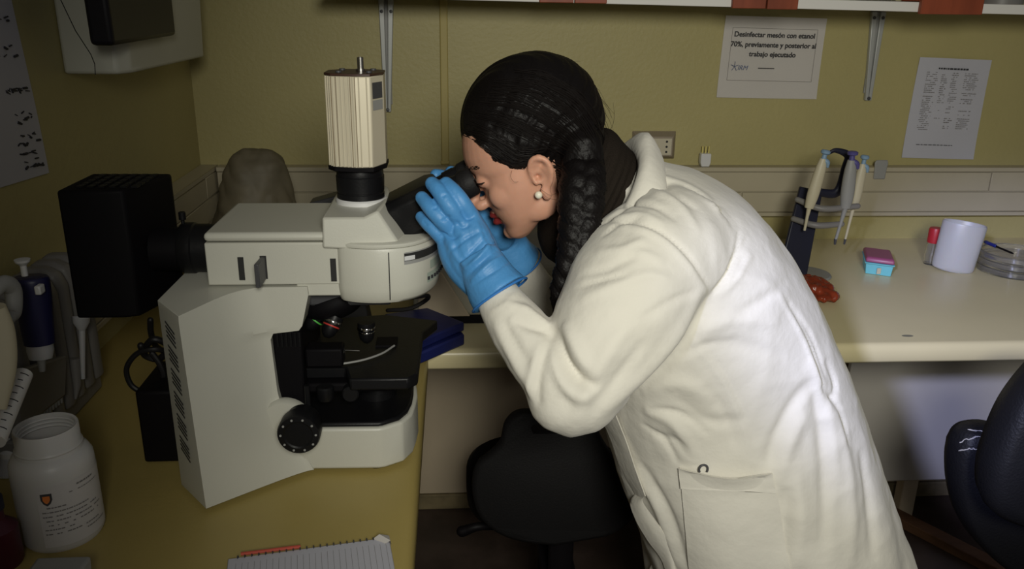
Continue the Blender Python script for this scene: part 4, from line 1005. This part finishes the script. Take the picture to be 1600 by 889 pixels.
HAND_F = [
 [(802, 400, 1.28, .026), (780, 362, 1.272, .024), (762, 332, 1.266, .019), (748, 305, 1.262, .0125)],
 [(803, 398, 1.28, .026), (786, 358, 1.272, .024), (768, 326, 1.268, .019), (740, 296, 1.262, .0125)],
 [(800, 402, 1.28, .025), (772, 370, 1.270, .022), (752, 345, 1.262, .018), (732, 310, 1.258, .0120)],
 [(799, 404, 1.28, .023), (766, 380, 1.264, .020), (744, 356, 1.258, .016), (722, 326, 1.256, .0108)],
 [(748, 305, 1.262, .0122), (734, 286, 1.262, .0112), (718, 274, 1.255, .0105), (705, 268, 1.245, .0095)],
 [(740, 296, 1.262, .0122), (716, 286, 1.262, .0112), (696, 277, 1.255, .0105), (681, 273, 1.245, .0092)],
 [(732, 310, 1.258, .0118), (712, 302, 1.260, .0110), (692, 294, 1.254, .0102), (678, 290, 1.244, .0090)],
 [(722, 326, 1.256, .0106), (706, 320, 1.258, .0100), (692, 314, 1.252, .0092), (681, 310, 1.243, .0082)],
 [(785, 372, 1.252, .019), (768, 352, 1.232, .016), (752, 338, 1.222, .0125), (742, 328, 1.216, .0105), (735, 322, 1.213, .0092)]]
def strands(mb, L, k=1., n=14):
    for s_ in L: mb.tube(pth(s_), [q[3]*k for q in s_], n=n, res=4*len(s_), round_ends=True)

# ---- the body: one continuous surface from head to feet
mb = MB()
mb.ell(hd(-.012, .052, 0), (.094, .073, .082), HROT)                              # skull
lv = [(.100, .056, -.03, .050), (.085, .076, -.05, .064), (.068, .085, -.06, .069), (.052, .0905, -.06, .0695), (.038, .0915, -.06, .069), (.028, .088, -.055, .068), (.018, .0815, -.05, .067), (.006, .083, -.045, .067),
      (-.010, .0845, -.04, .066), (-.024, .0850, -.032, .0635), (-.036, .0845, -.022, .060), (-.048, .0815, -.010, .0555), (-.058, .0785, .006, .049), (-.068, .0805, .020, .040), (-.077, .0795, .034, .031), (-.085, .071, .047, .018)]
mb.loft([hring(uf, ub, v, hw, ef=.72 if v < .03 else .85) for v, uf, ub, hw in lv])
# cheekbone, jaw corner, chin, brow
mb.ell(hd(.052, -.010, .040), (.028, .021, .026), HROT); mb.ell(hd(.052, -.010, -.040), (.028, .021, .026), HROT)
for s_ in (1, -1):
    mb.ell(hd(.020, -.042, s_*.044), (.030, .016, .024), HROT)
    mb.ell(hd(.0745, .018, s_*.031), (.0125, .0135, .0115), HROT)                  # eyeball bulge with lid
mb.ell(hd(.073, -.073, 0), (.012, .015, .011), HROT)
mb.tube([hd(.086, .028, 0), hd(.093, .010, 0), hd(.102, -.006, 0), hd(.107, -.014, 0)], [.008, .0085, .0095, .0098], n=12, res=12, round_ends=True)   # nose
for s_ in (1, -1): mb.ell(hd(.094, -.018, s_*.011), (.011, .007, .008), HROT)
mb.tube([hd(.074, -.042, -.024), hd(.0865, -.039, -.010), hd(.0885, -.0395, 0), hd(.0865, -.039, .010), hd(.074, -.042, .024)], [.002, .0040, .0042, .0040, .002], n=10, res=14, round_ends=True)
mb.tube([hd(.074, -.048, -.022), hd(.0855, -.050, -.010), hd(.0875, -.0505, 0), hd(.0855, -.050, .010), hd(.074, -.048, .022)], [.002, .0044, .0046, .0044, .002], n=10, res=14, round_ends=True)
# ears
def ear(s_):
    e = lambda u, v, w_: hd(u*.88+.0080, v*.88-.0075, s_*(w_-.002))
    mb.tube([e(.006, .010, .071), e(.004, .026, .075), e(-.004, .036, .080), e(-.015, .036, .084), e(-.023, .026, .086), e(-.024, .010, .084), e(-.018, -.004, .079), e(-.009, -.014, .074)], [.0035, .0042, .0044, .0046, .0046, .0044, .004, .004], n=10, res=34, round_ends=True)
    mb.ell(e(-.003, -.021, .0735), (.0075, .0045, .0115), HROT)                   # lobe
    mb.ell(e(-.011, .012, .0735), (.0125, .0045, .021), HROT)                     # bowl
    mb.tube([e(-.016, .002, .078), e(-.017, .013, .081), e(-.012, .023, .080), e(-.005, .026, .078)], .0030, n=8, res=14, round_ends=True)
    mb.ell(e(.004, .002, .0735), (.0045, .0045, .0065), HROT)                     # tragus
ear(1); ear(-1)
# neck and trunk
mb.loft([px_ring((842, 330), (925, 215), .056), px_ring((855, 350), (945, 225), .054), px_ring((885, 385), (975, 255), .060), px_ring((915, 420), (1035, 275), .11)])
mb.loft([px_ring((915, 420), (1035, 290), .12), px_ring((930, 480), (1100, 330), .15), px_ring((950, 570), (1180, 415), .14), px_ring((975, 640), (1225, 500), .125), px_ring((1005, 700), (1255, 600), .13), px_ring((1040, 770), (1275, 700), .14), px_ring((1070, 850), (1285, 810), .135)])
for L, k in ((ARM_N, .62), (ARM_F, .62)):
    mb.tube(pth(L), [min(q[3]*k+.006, .05) for q in L], n=18, res=40, round_ends=True)
strands(mb, HAND_N, .80); strands(mb, HAND_F, .80)
HX = .50
for s_ in (-1, 1):
    yy = YM+s_*.095
    mb.tube([(HX+.02, yy, .86), (HX+.005, yy, .70), (HX+.0, yy+s_*.005, .48), (HX+.03, yy+s_*.01, .28), (HX+.045, yy+s_*.01, .085)], [.070, .066, .050, .048, .034], n=20, res=40, round_ends=True)
    mb.tube([(HX+.06, yy+s_*.01, .045), (HX-.02, yy+s_*.012, .04), (HX-.12, yy+s_*.015, .03)], [.034, .036, .024], n=16, res=14, round_ends=True, flat=1.1)
def face_mats(me):
    X = getv(me); rel = X-np.array(HO); u = rel @ np.array(HU); v = rel @ np.array(HV); w_ = rel @ np.array(HW)
    # ear canal pressed in
    N = getn(me)
    for s_ in (1, -1):
        d = np.sqrt((u-.0065)**2+(v+.001)**2); k = (s_*w_ > .055)
        X = X-(np.array(HW)*s_)[None]*((.010*np.exp(-(d/.0035)**2))*k)[:, None]
        X = X-(np.array(HW)*s_)[None]*((.004*np.exp(-(((u+.0035)/.006)**2+((v-.0125)/.004)**2)))*k)[:, None]
    # line between the lips, nostrils
    lipk = (u > .066) & (np.abs(w_) < .028)
    X = X-N*((.0025*np.exp(-((v+.0445)/.0016)**2))*lipk)[:, None]
    setv(me, X)
    c = np.empty(len(me.polygons)*3); me.polygons.foreach_get('center', c); c = c.reshape(-1, 3)-np.array(HO)
    u = c @ np.array(HU); v = c @ np.array(HV); w_ = c @ np.array(HW)
    lip = (u > .069) & (v < -.0350) & (v > -.0560) & (np.abs(w_) < .0225) & (u > .0835-np.maximum(0, np.abs(w_)-.004)*.50)
    mi = np.where(lip, 1, 0); me.polygons.foreach_set('material_index', mi.astype(np.int32))
person = fuse('person', mb, ['skin', 'lip'], None, .0025, 5, face_mats)
tag(person, 'person in a white lab coat and blue gloves bending to look into the microscope', 'person')

# eye, lashes, brow
for s_ in (1, -1):
    ey = MB().ell(hd(.0765, .018, s_*.0305), (.0105, .0105, .0095), HROT).build('eye', 'eye', person)
    MB().ell(hd(.0842, .0175, s_*.0305), (.004, .0055, .0055), HROT).build('iris', 'iris', ey)
mb = MB(); rnd = random.Random(4)
for s_ in (1, -1):
    for k in range(26):
        f_ = k/25; b0 = hd(.0875-.012*f_**2, .021-.004*f_, s_*(.019+.026*f_)); mb.tube([b0, b0+HU*(.005-.001*f_)+HW*s_*(.001+.004*f_), b0+HU*.007+HV*.003+HW*s_*(.001+.007*f_)], [.0005, .0004, .0001], n=5)
mb.build('eyelashes', 'strand', person)
mb = MB()
for s_ in (1, -1):
    for k in range(70):
        f_ = rnd.random(); b0 = hd(.0915-.017*f_**1.7, .042-.002*f_+rnd.uniform(-.0025, .0025), s_*(.012+.038*f_)); mb.tube([b0, b0+HW*s_*.005-HU*.0025*f_+HV*.001], [.0005, .00015], n=4)
mb.build('eyebrow', 'strand', person)
ea = hd(.0155, -.0225, .0775)
MB().ell(ea, (.0052, .0052, .0052)).build('pearl_earring', 'pearl', person)

# ---- hair: swept back, one surface with strand grooves, then loose strands and the braid
mb = MB()
mb.ell(hd(-.018, .064, 0), (.098, .082, .087), HROT, n=40, k=26)
def pe(px, py, y, r, rot=0):
    mb.ell(at(px, py, y=y), r, Matrix.Rotation(R(rot), 3, 'Y'), n=32, k=20)
pe(790, 192, 1.17, (.060, .068, .058), 20)
pe(848, 176, 1.17, (.076, .082, .070)); pe(880, 192, 1.17, (.056, .078, .070)); pe(896, 226, 1.165, (.044, .068, .058))
pe(795, 230, 1.118, (.048, .028, .026), 32); pe(828, 220, 1.110, (.036, .024, .024), 0); pe(770, 215, 1.15, (.036, .040, .030), 38)
pe(893, 256, 1.13, (.024, .048, .046)); pe(910, 250, 1.10, (.030, .028, .045)); pe(912, 285, 1.095, (.026, .026, .040)); pe(914, 240, 1.13, (.024, .04, .035))
def hairpost(me):
    X = getv(me); N = getn(me)
    rel = X-np.array(HO); u = rel @ np.array(HU); v = rel @ np.array(HV); w_ = rel @ np.array(HW)
    # strands run from the forehead over the ear to the nape
    ang = np.arctan2(v-.0, u+.06); rad = np.hypot(u+.06, v)
    s_ = np.sin(rad*760+3*vnoise(X, 35, 1)+w_*520)*.0006+np.sin(rad*330+w_*210+4*vnoise(X, 22, 2))*.0010+vnoise(X, 28, 4)*.004
    setv(me, X+N*s_[:, None])
hair = fuse('hair', mb, 'hair', person, .0028, 3, hairpost)
# strands lying on the hair
ht = bvh(hair.data)
mb = MB(); rnd = random.Random(9)
hairlines = [
 [(732, 218), (760, 235), (800, 262), (835, 258), (872, 268), (900, 285)], [(730, 200), (770, 215), (812, 240), (850, 240), (895, 262)], [(736, 178), (780, 185), (825, 205), (862, 222), (905, 245)],
 [(748, 155), (800, 158), (850, 180), (890, 210), (915, 240)], [(770, 135), (825, 138), (875, 162), (910, 198), (930, 235)], [(800, 120), (850, 124), (900, 150), (930, 190), (940, 225)],
 [(742, 225), (775, 246), (808, 266), (830, 262)]]
for k in range(320):
    L = rnd.choice(hairlines); ox, oy = rnd.uniform(-9, 9), rnd.uniform(-11, 11); a0 = rnd.uniform(0, .5); a1 = a0+rnd.uniform(.25, .6)
    C_ = cat_rom(L, 40); i0, i1 = int(a0*39), int(min(a1, 1)*39); ph = rnd.uniform(0, 6)
    pts = []
    for i in range(i0, i1, 2):
        h_, n_ = hit(ht, C_[i][0]+ox+2*math.sin(i*.35+ph), C_[i][1]+oy+2*math.cos(i*.3+ph))
        if h_ is not None and abs(n_.dot(ray(C_[i][0], C_[i][1]).normalized())) > .15: pts.append(h_+n_*.0008)
    if len(pts) > 4: mb.tube(pts, [.0008]*(len(pts)-1)+[.0003], n=4)
o = mb.build('hair_strands', 'strand', hair); o['kind'] = 'stuff'
# flyaway hairs
mb = MB()
out = [(735, 185), (748, 160), (775, 140), (800, 124), (830, 113), (860, 110), (890, 122), (912, 145), (930, 175), (942, 205), (800, 120), (850, 110)]
for k in range(110):
    i = rnd.randrange(len(out)-1); f_ = rnd.random(); x = out[i][0]*(1-f_)+out[i+1][0]*f_; y = out[i][1]*(1-f_)+out[i+1][1]*f_
    yy = YM+rnd.uniform(-.03, .03); p0 = at(x+rnd.uniform(-2, 6), y+rnd.uniform(2, 8), y=yy); c0 = at(850, 210, y=yy); rd = (p0-c0).normalized(); tg = V((rd.z, 0, -rd.x))*rnd.choice([-1, 1, 1])
    l = rnd.uniform(.008, .04); mb.tube([p0, p0+rd*l*.28+tg*l*.35, p0+rd*l*.34+tg*l*.8, p0+rd*l*rnd.uniform(.1, .35)+tg*l*1.3], [.00028, .00025, .0002, .0001], n=4, res=8)
for L in ([(800, 266, 1.092), (798, 276, 1.092), (803, 284, 1.091), (810, 284, 1.091)], [(845, 296, 1.085), (860, 305, 1.084), (872, 300, 1.084)],
          [(848, 302, 1.086), (856, 309, 1.084), (870, 312, 1.08), (882, 308, 1.08)], [(835, 110, 1.17), (850, 103, 1.17), (875, 108, 1.17), (900, 120, 1.17)], [(800, 122, 1.17), (825, 104, 1.17), (850, 101, 1.17), (880, 112, 1.17)]):
    mb.tube(pth(L), .00018, n=4, res=16)
o = mb.build('flyaway_hairs', 'strand', hair); o['kind'] = 'stuff'
# braid
BR = cat_rom([(914, 245, 1.10, .022), (912, 272, 1.078, .028), (909, 300, 1.062, .030), (906, 340, 1.048, .028), (902, 375, 1.038, .025), (895, 408, 1.03, .022), (886, 440, 1.03, .020), (880, 465, 1.03, .017), (879, 484, 1.03, .013)], 120)
mb = MB()
for s_ in range(3):
    ph = s_*2*math.pi/3; pts = []; rr = []
    for i, (x, y, yy, r) in enumerate(BR):
        c = at(x, y, y=yy); q = i/119*5.2*2*math.pi/1.5+ph
        pts.append(c+V((math.cos(q)*r*.42, -math.sin(2*q)*r*.20, math.sin(q)*0))); rr.append(r*.68*(.92+.08*math.sin(3*q)))
    mb.tube(pts, rr, n=16, round_ends=True)
mb.tube([at(*p[:3], y=p[2]) if 0 else at(p[0], p[1], y=p[2]) for p in BR[::6]], [p[3]*.55 for p in BR[::6]], n=12)
def braidpost(me):
    X = getv(me); N = getn(me); s_ = np.sin(X[:, 2]*900+X[:, 0]*1300+5*vnoise(X, 60, 3))*.0006+vnoise(X, 120, 6)*.0012; setv(me, X+N*s_[:, None])
fuse('braid', mb, 'hair', person, .0022, 2, braidpost)

# ---- dark knit neck warmer with ribs
mb = MB(); rings = []
KR = cat_rom([(850, 340, 925, 212, .058), (842, 366, 943, 203, .076), (850, 392, 958, 208, .088), (868, 406, 972, 224, .088), (884, 414, 986, 238, .086), (896, 420, 1004, 256, .082)], 40)
for i, (fx, fy, bx_, by_, hw) in enumerate(KR):
    k = 1+.020*math.sin(i/39*2*math.pi*9); rings.append(px_ring((fx-3*k, fy+3*k), (bx_+3*k, by_-2*k), hw*k, n=72, ex=.95))
mb.loft(rings)
def kn(me):
    X = getv(me); N = getn(me); setv(me, X+N*(vnoise(X, 40, 2)*.005)[:, None])
knit = mb.build('neck_warmer', 'knit', person); kn(knit.data)
o = MB().box((-.010, -.0005, -.004), (.010, .0005, .004), rot=Matrix.Rotation(R(-38), 3, 'Y')).build('care_tag', 'paper', knit); o.location = at(886, 398, y=1.075)

# ---- lab coat
mb = MB()
TOR = [((902, 385), (985, 246), .080, .080), ((915, 400), (1015, 250), .105, .105), ((925, 430), (1060, 262), .150, .135), ((925, 480), (1108, 280), .185, .155), ((925, 530), (1160, 315), .195, .165), ((930, 575), (1207, 372), .195, .170), ((935, 620), (1248, 435), .19, .172), ((943, 655), (1286, 510), .185, .175),
       ((950, 685), (1318, 590), .19, .185), ((968, 735), (1343, 665), .205, .20), ((992, 790), (1368, 745), .22, .215), ((1010, 850), (1392, 830), .225, .225), ((1022, 920), (1410, 920), .235, .235), ((1035, 1020), (1425, 1030), .24, .24), ((1045, 1130), (1435, 1150), .245, .245)]
TR = cat_rom([(f[0], f[1], b[0], b[1], h1, h2) for f, b, h1, h2 in TOR], 60)
mb.loft([px_ring((a, b_), (c, d_), h2, n=56, near=h1, ex=.88) for a, b_, c, d_, h1, h2 in TR])
for L in (ARM_N, ARM_F): mb.tube(pth(L), [q[3] for q in L], n=28, res=60)
# baggy elbow and shoulder cloth
mb.ell(at(893, 637, y=.945), (.040, .038, .033)); mb.ell(at(1040, 400, y=1.04), (.085, .075, .075)); mb.ell(at(925, 595, y=.955), (.05, .042, .05))
mb.ell(at(863, 602, y=.955), (.030, .032, .032), Matrix.Rotation(R(35), 3, 'Y'))
CL = [ # folds and seams drawn on the cloth: photo points, height (m), width (m)
 ([(935, 352), (975, 325), (1010, 292), (1036, 262)], -.006, .006),
 ([(938, 345), (985, 347), (1030, 362), (1075, 400), (1112, 456)], -.0045, .004), ([(945, 352), (990, 354), (1032, 370), (1072, 408), (1104, 458)], .0035, .006),
 ([(1112, 458), (1085, 515), (1040, 570), (1000, 605)], -.006, .009), ([(1100, 440), (1060, 520), (1000, 590), (940, 645)], .007, .014),
 ([(1112, 458), (1130, 440), (1150, 405), (1168, 370)], -.003, .004), ([(1120, 462), (1150, 430), (1175, 395)], .003, .006),
 ([(935, 320), (975, 300), (1020, 300), (1060, 320), (1095, 365)], .005, .007), ([(940, 332), (985, 318), (1025, 322), (1058, 345)], -.005, .006),
 ([(945, 345), (1000, 335), (1040, 352)], .003, .005), ([(1010, 262), (1050, 300), (1090, 330)], -.003, .005), ([(1000, 275), (1040, 280), (1090, 300), (1140, 345)], .004, .008),
 ([(930, 395), (975, 388), (1010, 372)], .004, .006), ([(905, 430), (950, 420), (1000, 395)], -.003, .006), ([(900, 470), (950, 450), (1010, 430), (1060, 440)], .003, .007),
 # sleeve: elbow bend folds
 ([(868, 520), (882, 565), (905, 592), (935, 605)], -.015, .008), ([(862, 540), (872, 585), (895, 615), (925, 620)], .006, .008), ([(880, 505), (900, 545), (920, 580)], .006, .008),
 ([(872, 515), (858, 528), (845, 560), (838, 600), (842, 635)], -.007, .007), ([(862, 528), (846, 545), (832, 590), (830, 625)], .006, .007),
 ([(985, 505), (945, 560), (915, 615), (900, 660)], .005, .010), ([(1010, 530), (965, 590), (925, 645)], -.004, .009),
 ([(800, 500), (835, 512), (865, 518)], -.005, .006), ([(790, 478), (815, 480), (845, 500), (862, 512)], .005, .006), ([(770, 500), (790, 540), (815, 585), (840, 620)], .004, .008), ([(785, 495), (800, 530), (826, 570)], -.004, .007),
 ([(760, 490), (785, 478), (812, 452)], .0025, .004), ([(768, 505), (795, 490), (822, 468)], -.0015, .004),
 # side and back seams
 ([(1080, 525), (1105, 560), (1130, 595), (1150, 635), (1165, 680), (1180, 735)], .0022, .0035), ([(1086, 522), (1111, 557), (1136, 592), (1156, 632), (1171, 677)], -.002, .003),
 ([(1215, 460), (1240, 500), (1262, 545), (1275, 590), (1285, 640)], .0025, .004), ([(1221, 456), (1246, 496), (1268, 541), (1281, 586), (1291, 636)], -.0025, .0035),
 # long drapes of the skirt
 ([(1200, 730), (1210, 690), (1240, 630), (1275, 590)], -.006, .010), ([(1215, 760), (1235, 690), (1262, 640)], .006, .012), ([(1270, 600), (1285, 680), (1290, 780), (1285, 880)], -.007, .012),
 ([(1300, 620), (1318, 700), (1330, 800), (1330, 889)], .007, .014), ([(1290, 560), (1305, 600), (1300, 625)], -.004, .006), ([(1262, 560), (1285, 610), (1300, 690), (1310, 760)], .005, .010),
 ([(1240, 720), (1250, 800), (1245, 889)], .006, .014), ([(1228, 760), (1225, 820), (1222, 889)], -.004, .010), ([(1345, 700), (1358, 780), (1365, 880)], -.006, .010),
 ([(1005, 640), (1050, 660), (1075, 700), (1078, 725)], .005, .010), ([(1060, 620), (1090, 650), (1125, 660), (1165, 655)], -.004, .010), ([(1000, 610), (1060, 600), (1120, 625)], .004, .012), ([(1020, 680), (1060, 690), (1085, 722)], -.004, .008),
 ([(1112, 462), (1135, 432), (1150, 395), (1156, 360)], -.0045, .0035), ([(1122, 462), (1146, 432), (1164, 398)], -.0035, .003), ([(940, 370), (965, 352), (1000, 340)], -.003, .004), ([(950, 400), (1000, 395), (1040, 410)], .0025, .005), ([(900, 450), (940, 438), (985, 430)], -.0025, .004), ([(1000, 500), (1050, 470), (1090, 455)], -.003, .005), ([(1010, 640), (1060, 645), (1110, 680)], -.0035, .005), ([(1000, 660), (1040, 690), (1060, 725)], -.0035, .005), ([(1100, 600), (1130, 640), (1150, 700)], -.003, .005), ([(1240, 480), (1270, 530), (1290, 590)], -.003, .004), ([(1280, 600), (1310, 640), (1325, 700)], -.005, .006), ([(1060, 560), (1100, 540), (1160, 530)], -.003, .006),
 ([(1090, 520), (1150, 500), (1220, 505)], .003, .010), ([(1100, 548), (1160, 540), (1230, 560)], -.003, .010), ([(1130, 430), (1190, 440), (1235, 470)], .003, .010), ([(1140, 500), (1190, 470), (1230, 440)], -.003, .008),
 ([(1170, 760), (1180, 830), (1190, 889)], .003, .01), ([(990, 730), (1030, 800), (1060, 889)], .006, .010), ([(1000, 720), (1045, 800), (1075, 889)], -.005, .008)]
def coatpost(me):
    X = getv(me); N = getn(me)
    n1 = vnoise(X*np.array([1, 1, .55]), 34, 12); n2 = vnoise(X*np.array([.7, 1, 1.3]), 60, 15)
    s_ = vnoise(X, 16, 11)*.0075+(1-np.abs(n1)*3.2)*.0022+(1-np.abs(n2)*3.2)*.0013+vnoise(X, 110, 13)*.0006
    # vertical drape on the skirt part
    lo_ = np.clip((.95-X[:, 2])/.25, 0, 1); s_ += lo_*np.sin(X[:, 0]*48+X[:, 1]*30+6*vnoise(X, 7, 14))*.0045
    setv(me, X+N*s_[:, None]); creases(me, CL)
coat = fuse('lab_coat', mb, 'coat', person, .0042, 8, coatpost)
ct_ = bvh(coat.data)
def on_coat(px, py, off=.004):
    h_, n_ = hit(ct_, px, py)
    return None if h_ is None else h_+n_*off
def cloth_patch(name, tl, tr, br, bl, off=.005, th_=.0025, n=22, m='coat', topgap=0., par=None):
    rows = []
    for i in range(n+1):
        f_ = i/n; r_ = []
        for j in range(n+1):
            g = j/n; x = (tl[0]*(1-g)+tr[0]*g)*(1-f_)+(bl[0]*(1-g)+br[0]*g)*f_; y = (tl[1]*(1-g)+tr[1]*g)*(1-f_)+(bl[1]*(1-g)+br[1]*g)*f_
            y += 6*math.sin(math.pi*g)*(1-f_)
            p = on_coat(x, y, off)
            r_.append(p)
        rows.append(r_)
    A = np.array([[tuple(p) if p is not None else (np.nan,)*3 for p in r_] for r_ in rows])
    # smooth the patch a little so that it spans small folds
    for _ in range(6): A[1:-1, 1:-1] = (A[1:-1, 1:-1]*2+A[:-2, 1:-1]+A[2:, 1:-1]+A[1:-1, :-2]+A[1:-1, 2:])/6
    if topgap:
        for i in range(n+1): A[i, :, 1] -= topgap*max(0, 1-i/n*4)**2*np.sin(np.pi*np.linspace(0, 1, n+1))
    mb = MB(); mb.grid([[V(q) for q in r_] for r_ in A], th_, (-.15, -1, .1)); return mb.build(name, m, par or coat, bevel=0)
pk = cloth_patch('pocket', (1063, 729), (1206, 738), (1240, 915), (1082, 915), .004, .003, topgap=.010)
cloth_patch('pocket_hem', (1062, 728), (1206, 737), (1212, 768), (1066, 760), .0065, .001, topgap=.010, n=16, par=pk)
q = on_coat(1098, 733, .001); mb = MB(); mb.tube([q+V((math.cos(a)*.006, -.003, math.sin(a)*.007+.002)) for a in np.linspace(-.6, math.pi+.6, 14)], .0016, n=8); mb.build('pen_clip', 'dgrey', pk)
# collar: stand and fall, a folded band round the neck
def coll(F, B, hw, dyn=0, tip=0): return px_ring(F, B, hw, n=60, ex=.95)
c1 = coll((905, 420), (1000, 262), .100); c2 = coll((893, 408), (985, 232), .108); c3 = coll((890, 402), (1003, 212), .118); c3b = coll((893, 404), (1014, 222), .126); c4 = coll((900, 425), (1032, 250), .150); c5 = coll((904, 428), (1026, 254), .146)
for rg, k_ in ((c3, 1.), (c3b, .9), (c4, .45), (c5, .4)):
    for i_ in range(60):
        for ctr, wd_ in ((30, 2.2), (24.5, 1.2)):
            g_ = math.exp(-((i_-ctr)/wd_)**2)*k_*(1 if ctr == 30 else .0); rg[i_] = rg[i_]+V((.004, 0, .010))*g_
mb = MB(); mb.loft([c1, c2, c3, c3b, c4, c5], cap=False)
def colp(me):
    X = getv(me); N = getn(me); setv(me, X+N*(vnoise(X, 38, 21)*.008+vnoise(X, 90, 22)*.002)[:, None])
cl = mb.build('collar', 'coat', coat, ang=180); colp(cl.data)
so = cl.modifiers.new('s', 'SOLIDIFY'); so.thickness = .003; so.offset = 0
su = cl.modifiers.new('u', 'SUBSURF'); su.levels = 1; su.render_levels = 1
# front edges of the open coat
def ribbon(name, A, B, m='coat', th_=.003, par=None):
    a = cat_rom([tuple(at(p[0], p[1], y=p[2])) for p in A], 26); b = cat_rom([tuple(at(p[0], p[1], y=p[2])) for p in B], 26)
    rows = [[V(x).lerp(V(y), f_)+V((0, -.006*math.sin(math.pi*f_), 0)) for f_ in np.linspace(0, 1, 8)] for x, y in zip(a, b)]
    return MB().grid(rows, th_, (-.5, -.8, 0)).build(name, m, par or coat)
ribbon('front_edge', [(940, 655, 1.12), (955, 690, 1.12), (970, 735, 1.11), (986, 768, 1.10)], [(962, 650, 1.06), (978, 690, 1.06), (993, 735, 1.05), (1008, 776, 1.04)])
ribbon('front_edge', [(1003, 762, 1.08), (985, 783, 1.08), (993, 812, 1.07), (1012, 845, 1.06), (1036, 880, 1.05), (1045, 930, 1.05)], [(1010, 770, 1.05), (1003, 784, 1.05), (1020, 810, 1.04), (1040, 838, 1.03), (1050, 862, 1.03), (1062, 930, 1.03)])
ribbon('front_edge', [(1030, 860, 1.15), (1015, 889, 1.15), (1005, 930, 1.15)], [(1060, 850, 1.10), (1050, 889, 1.10), (1050, 930, 1.10)])
# sleeve cuff edge
# ---- gloves
mb = MB(); strands(mb, HAND_N, 1.0, 18)
mb.tube(pth([(781, 461, 1.022), (772, 448, 1.028), (757, 422, 1.038), (745, 400, 1.047)]), [.0410, .0385, .033, .030], n=32, res=20, flat=.92)
def gl(lines):
    def f_(me):
        X = getv(me); N = getn(me); setv(me, X+N*(vnoise(X, 95, 31)*.0016+vnoise(X, 210, 32)*.0006)[:, None]); creases(me, lines)
    return f_
GL = [([(700, 395), (730, 372), (755, 360)], -.0022, .003), ([(722, 425), (750, 400), (775, 370)], .0030, .003), ([(728, 432), (757, 405), (782, 385)], -.0025, .003), ([(715, 415), (740, 390), (765, 365)], -.0018, .0025), ([(735, 440), (765, 412), (790, 398)], .0025, .003),
      ([(690, 362), (706, 372), (720, 366)], -.0025, .0025), ([(712, 345), (722, 356), (735, 350)], -.0022, .0025), ([(720, 330), (730, 342), (742, 338)], -.002, .0025), ([(700, 380), (712, 400), (730, 420)], .0018, .004), ([(745, 345), (752, 370), (770, 400)], .0018, .004),
      ([(738, 445), (770, 425), (795, 408)], -.0018, .0025), ([(690, 345), (697, 342), (703, 336)], -.0015, .002), ([(676, 327), (684, 323)], -.0015, .002), ([(690, 308), (697, 303)], -.0015, .002), ([(660, 345), (668, 352)], -.0012, .002)]
g1_ = fuse('glove', mb, 'glove', person, .0016, 4, gl(GL))
mb = MB(); strands(mb, HAND_F, 1.0, 18); mb.tube(pth([(812, 412, 1.288), (803, 402, 1.283), (788, 376, 1.274)]), [.039, .037, .031], n=28, res=14)
g2_ = fuse('glove', mb, 'glove', person, .0018, 4, gl([]))
def rim(c, nxt, r, g):
    a = at(*c[:2], y=c[2]); d = (a-at(*nxt[:2], y=nxt[2])).normalized(); u = d.cross(V((0, 1, 0))).normalized(); w_ = d.cross(u)
    mb = MB(); mb.loft([[a+(u*math.cos(q)+w_*math.sin(q)*.95)*(r+.0016*math.cos(s_))+d*.0016*math.sin(s_) for s_ in np.linspace(0, 2*math.pi, 8, endpoint=False)] for q in np.linspace(0, 2*math.pi, 48, endpoint=False)], loop=True)
    mb.build('rolled_rim', 'gloved', g)
rim((781, 461, 1.022), (764, 434, 1.033), .0410, g1_); rim((812, 412, 1.288), (788, 376, 1.274), .039, g2_)

# ---- jeans and shoes
mb = MB()
for s_ in (-1, 1):
    yy = YM+s_*.095
    mb.tube([(HX+.02, yy, .86), (HX+.005, yy, .70), (HX+.0, yy+s_*.005, .48), (HX+.03, yy+s_*.01, .28), (HX+.045, yy+s_*.01, .105)], [.082, .078, .066, .064, .060], n=28, res=40)
def jp(me):
    X = getv(me); N = getn(me); setv(me, X+N*(vnoise(X, 40, 41)*.006)[:, None])
fuse('jeans', mb, 'jeans', person, .006, 4, jp)
for s_ in (-1, 1):
    yy = YM+s_*.095+s_*.01; mb = MB(); mb.tube([(HX+.075, yy, .062), (HX+.04, yy, .066), (HX-.03, yy, .056), (HX-.10, yy+s_*.004, .045), (HX-.15, yy+s_*.006, .036)], [.040, .048, .047, .042, .028], n=22, res=30, round_ends=True)
    sh_ = fuse('shoe', mb, 'shoe', person, .004, 4, lambda me: setv(me, np.column_stack([getv(me)[:, :2], np.maximum(getv(me)[:, 2], .012)])))
    MB().loft([[V((HX-.035+.155*math.cos(a), yy+.052*math.sin(a), z)) for a in np.linspace(0, 2*math.pi, 40, endpoint=False)] for z in (0.0005, .018)]).build('sole', 'rubber', sh_, bevel=.003)
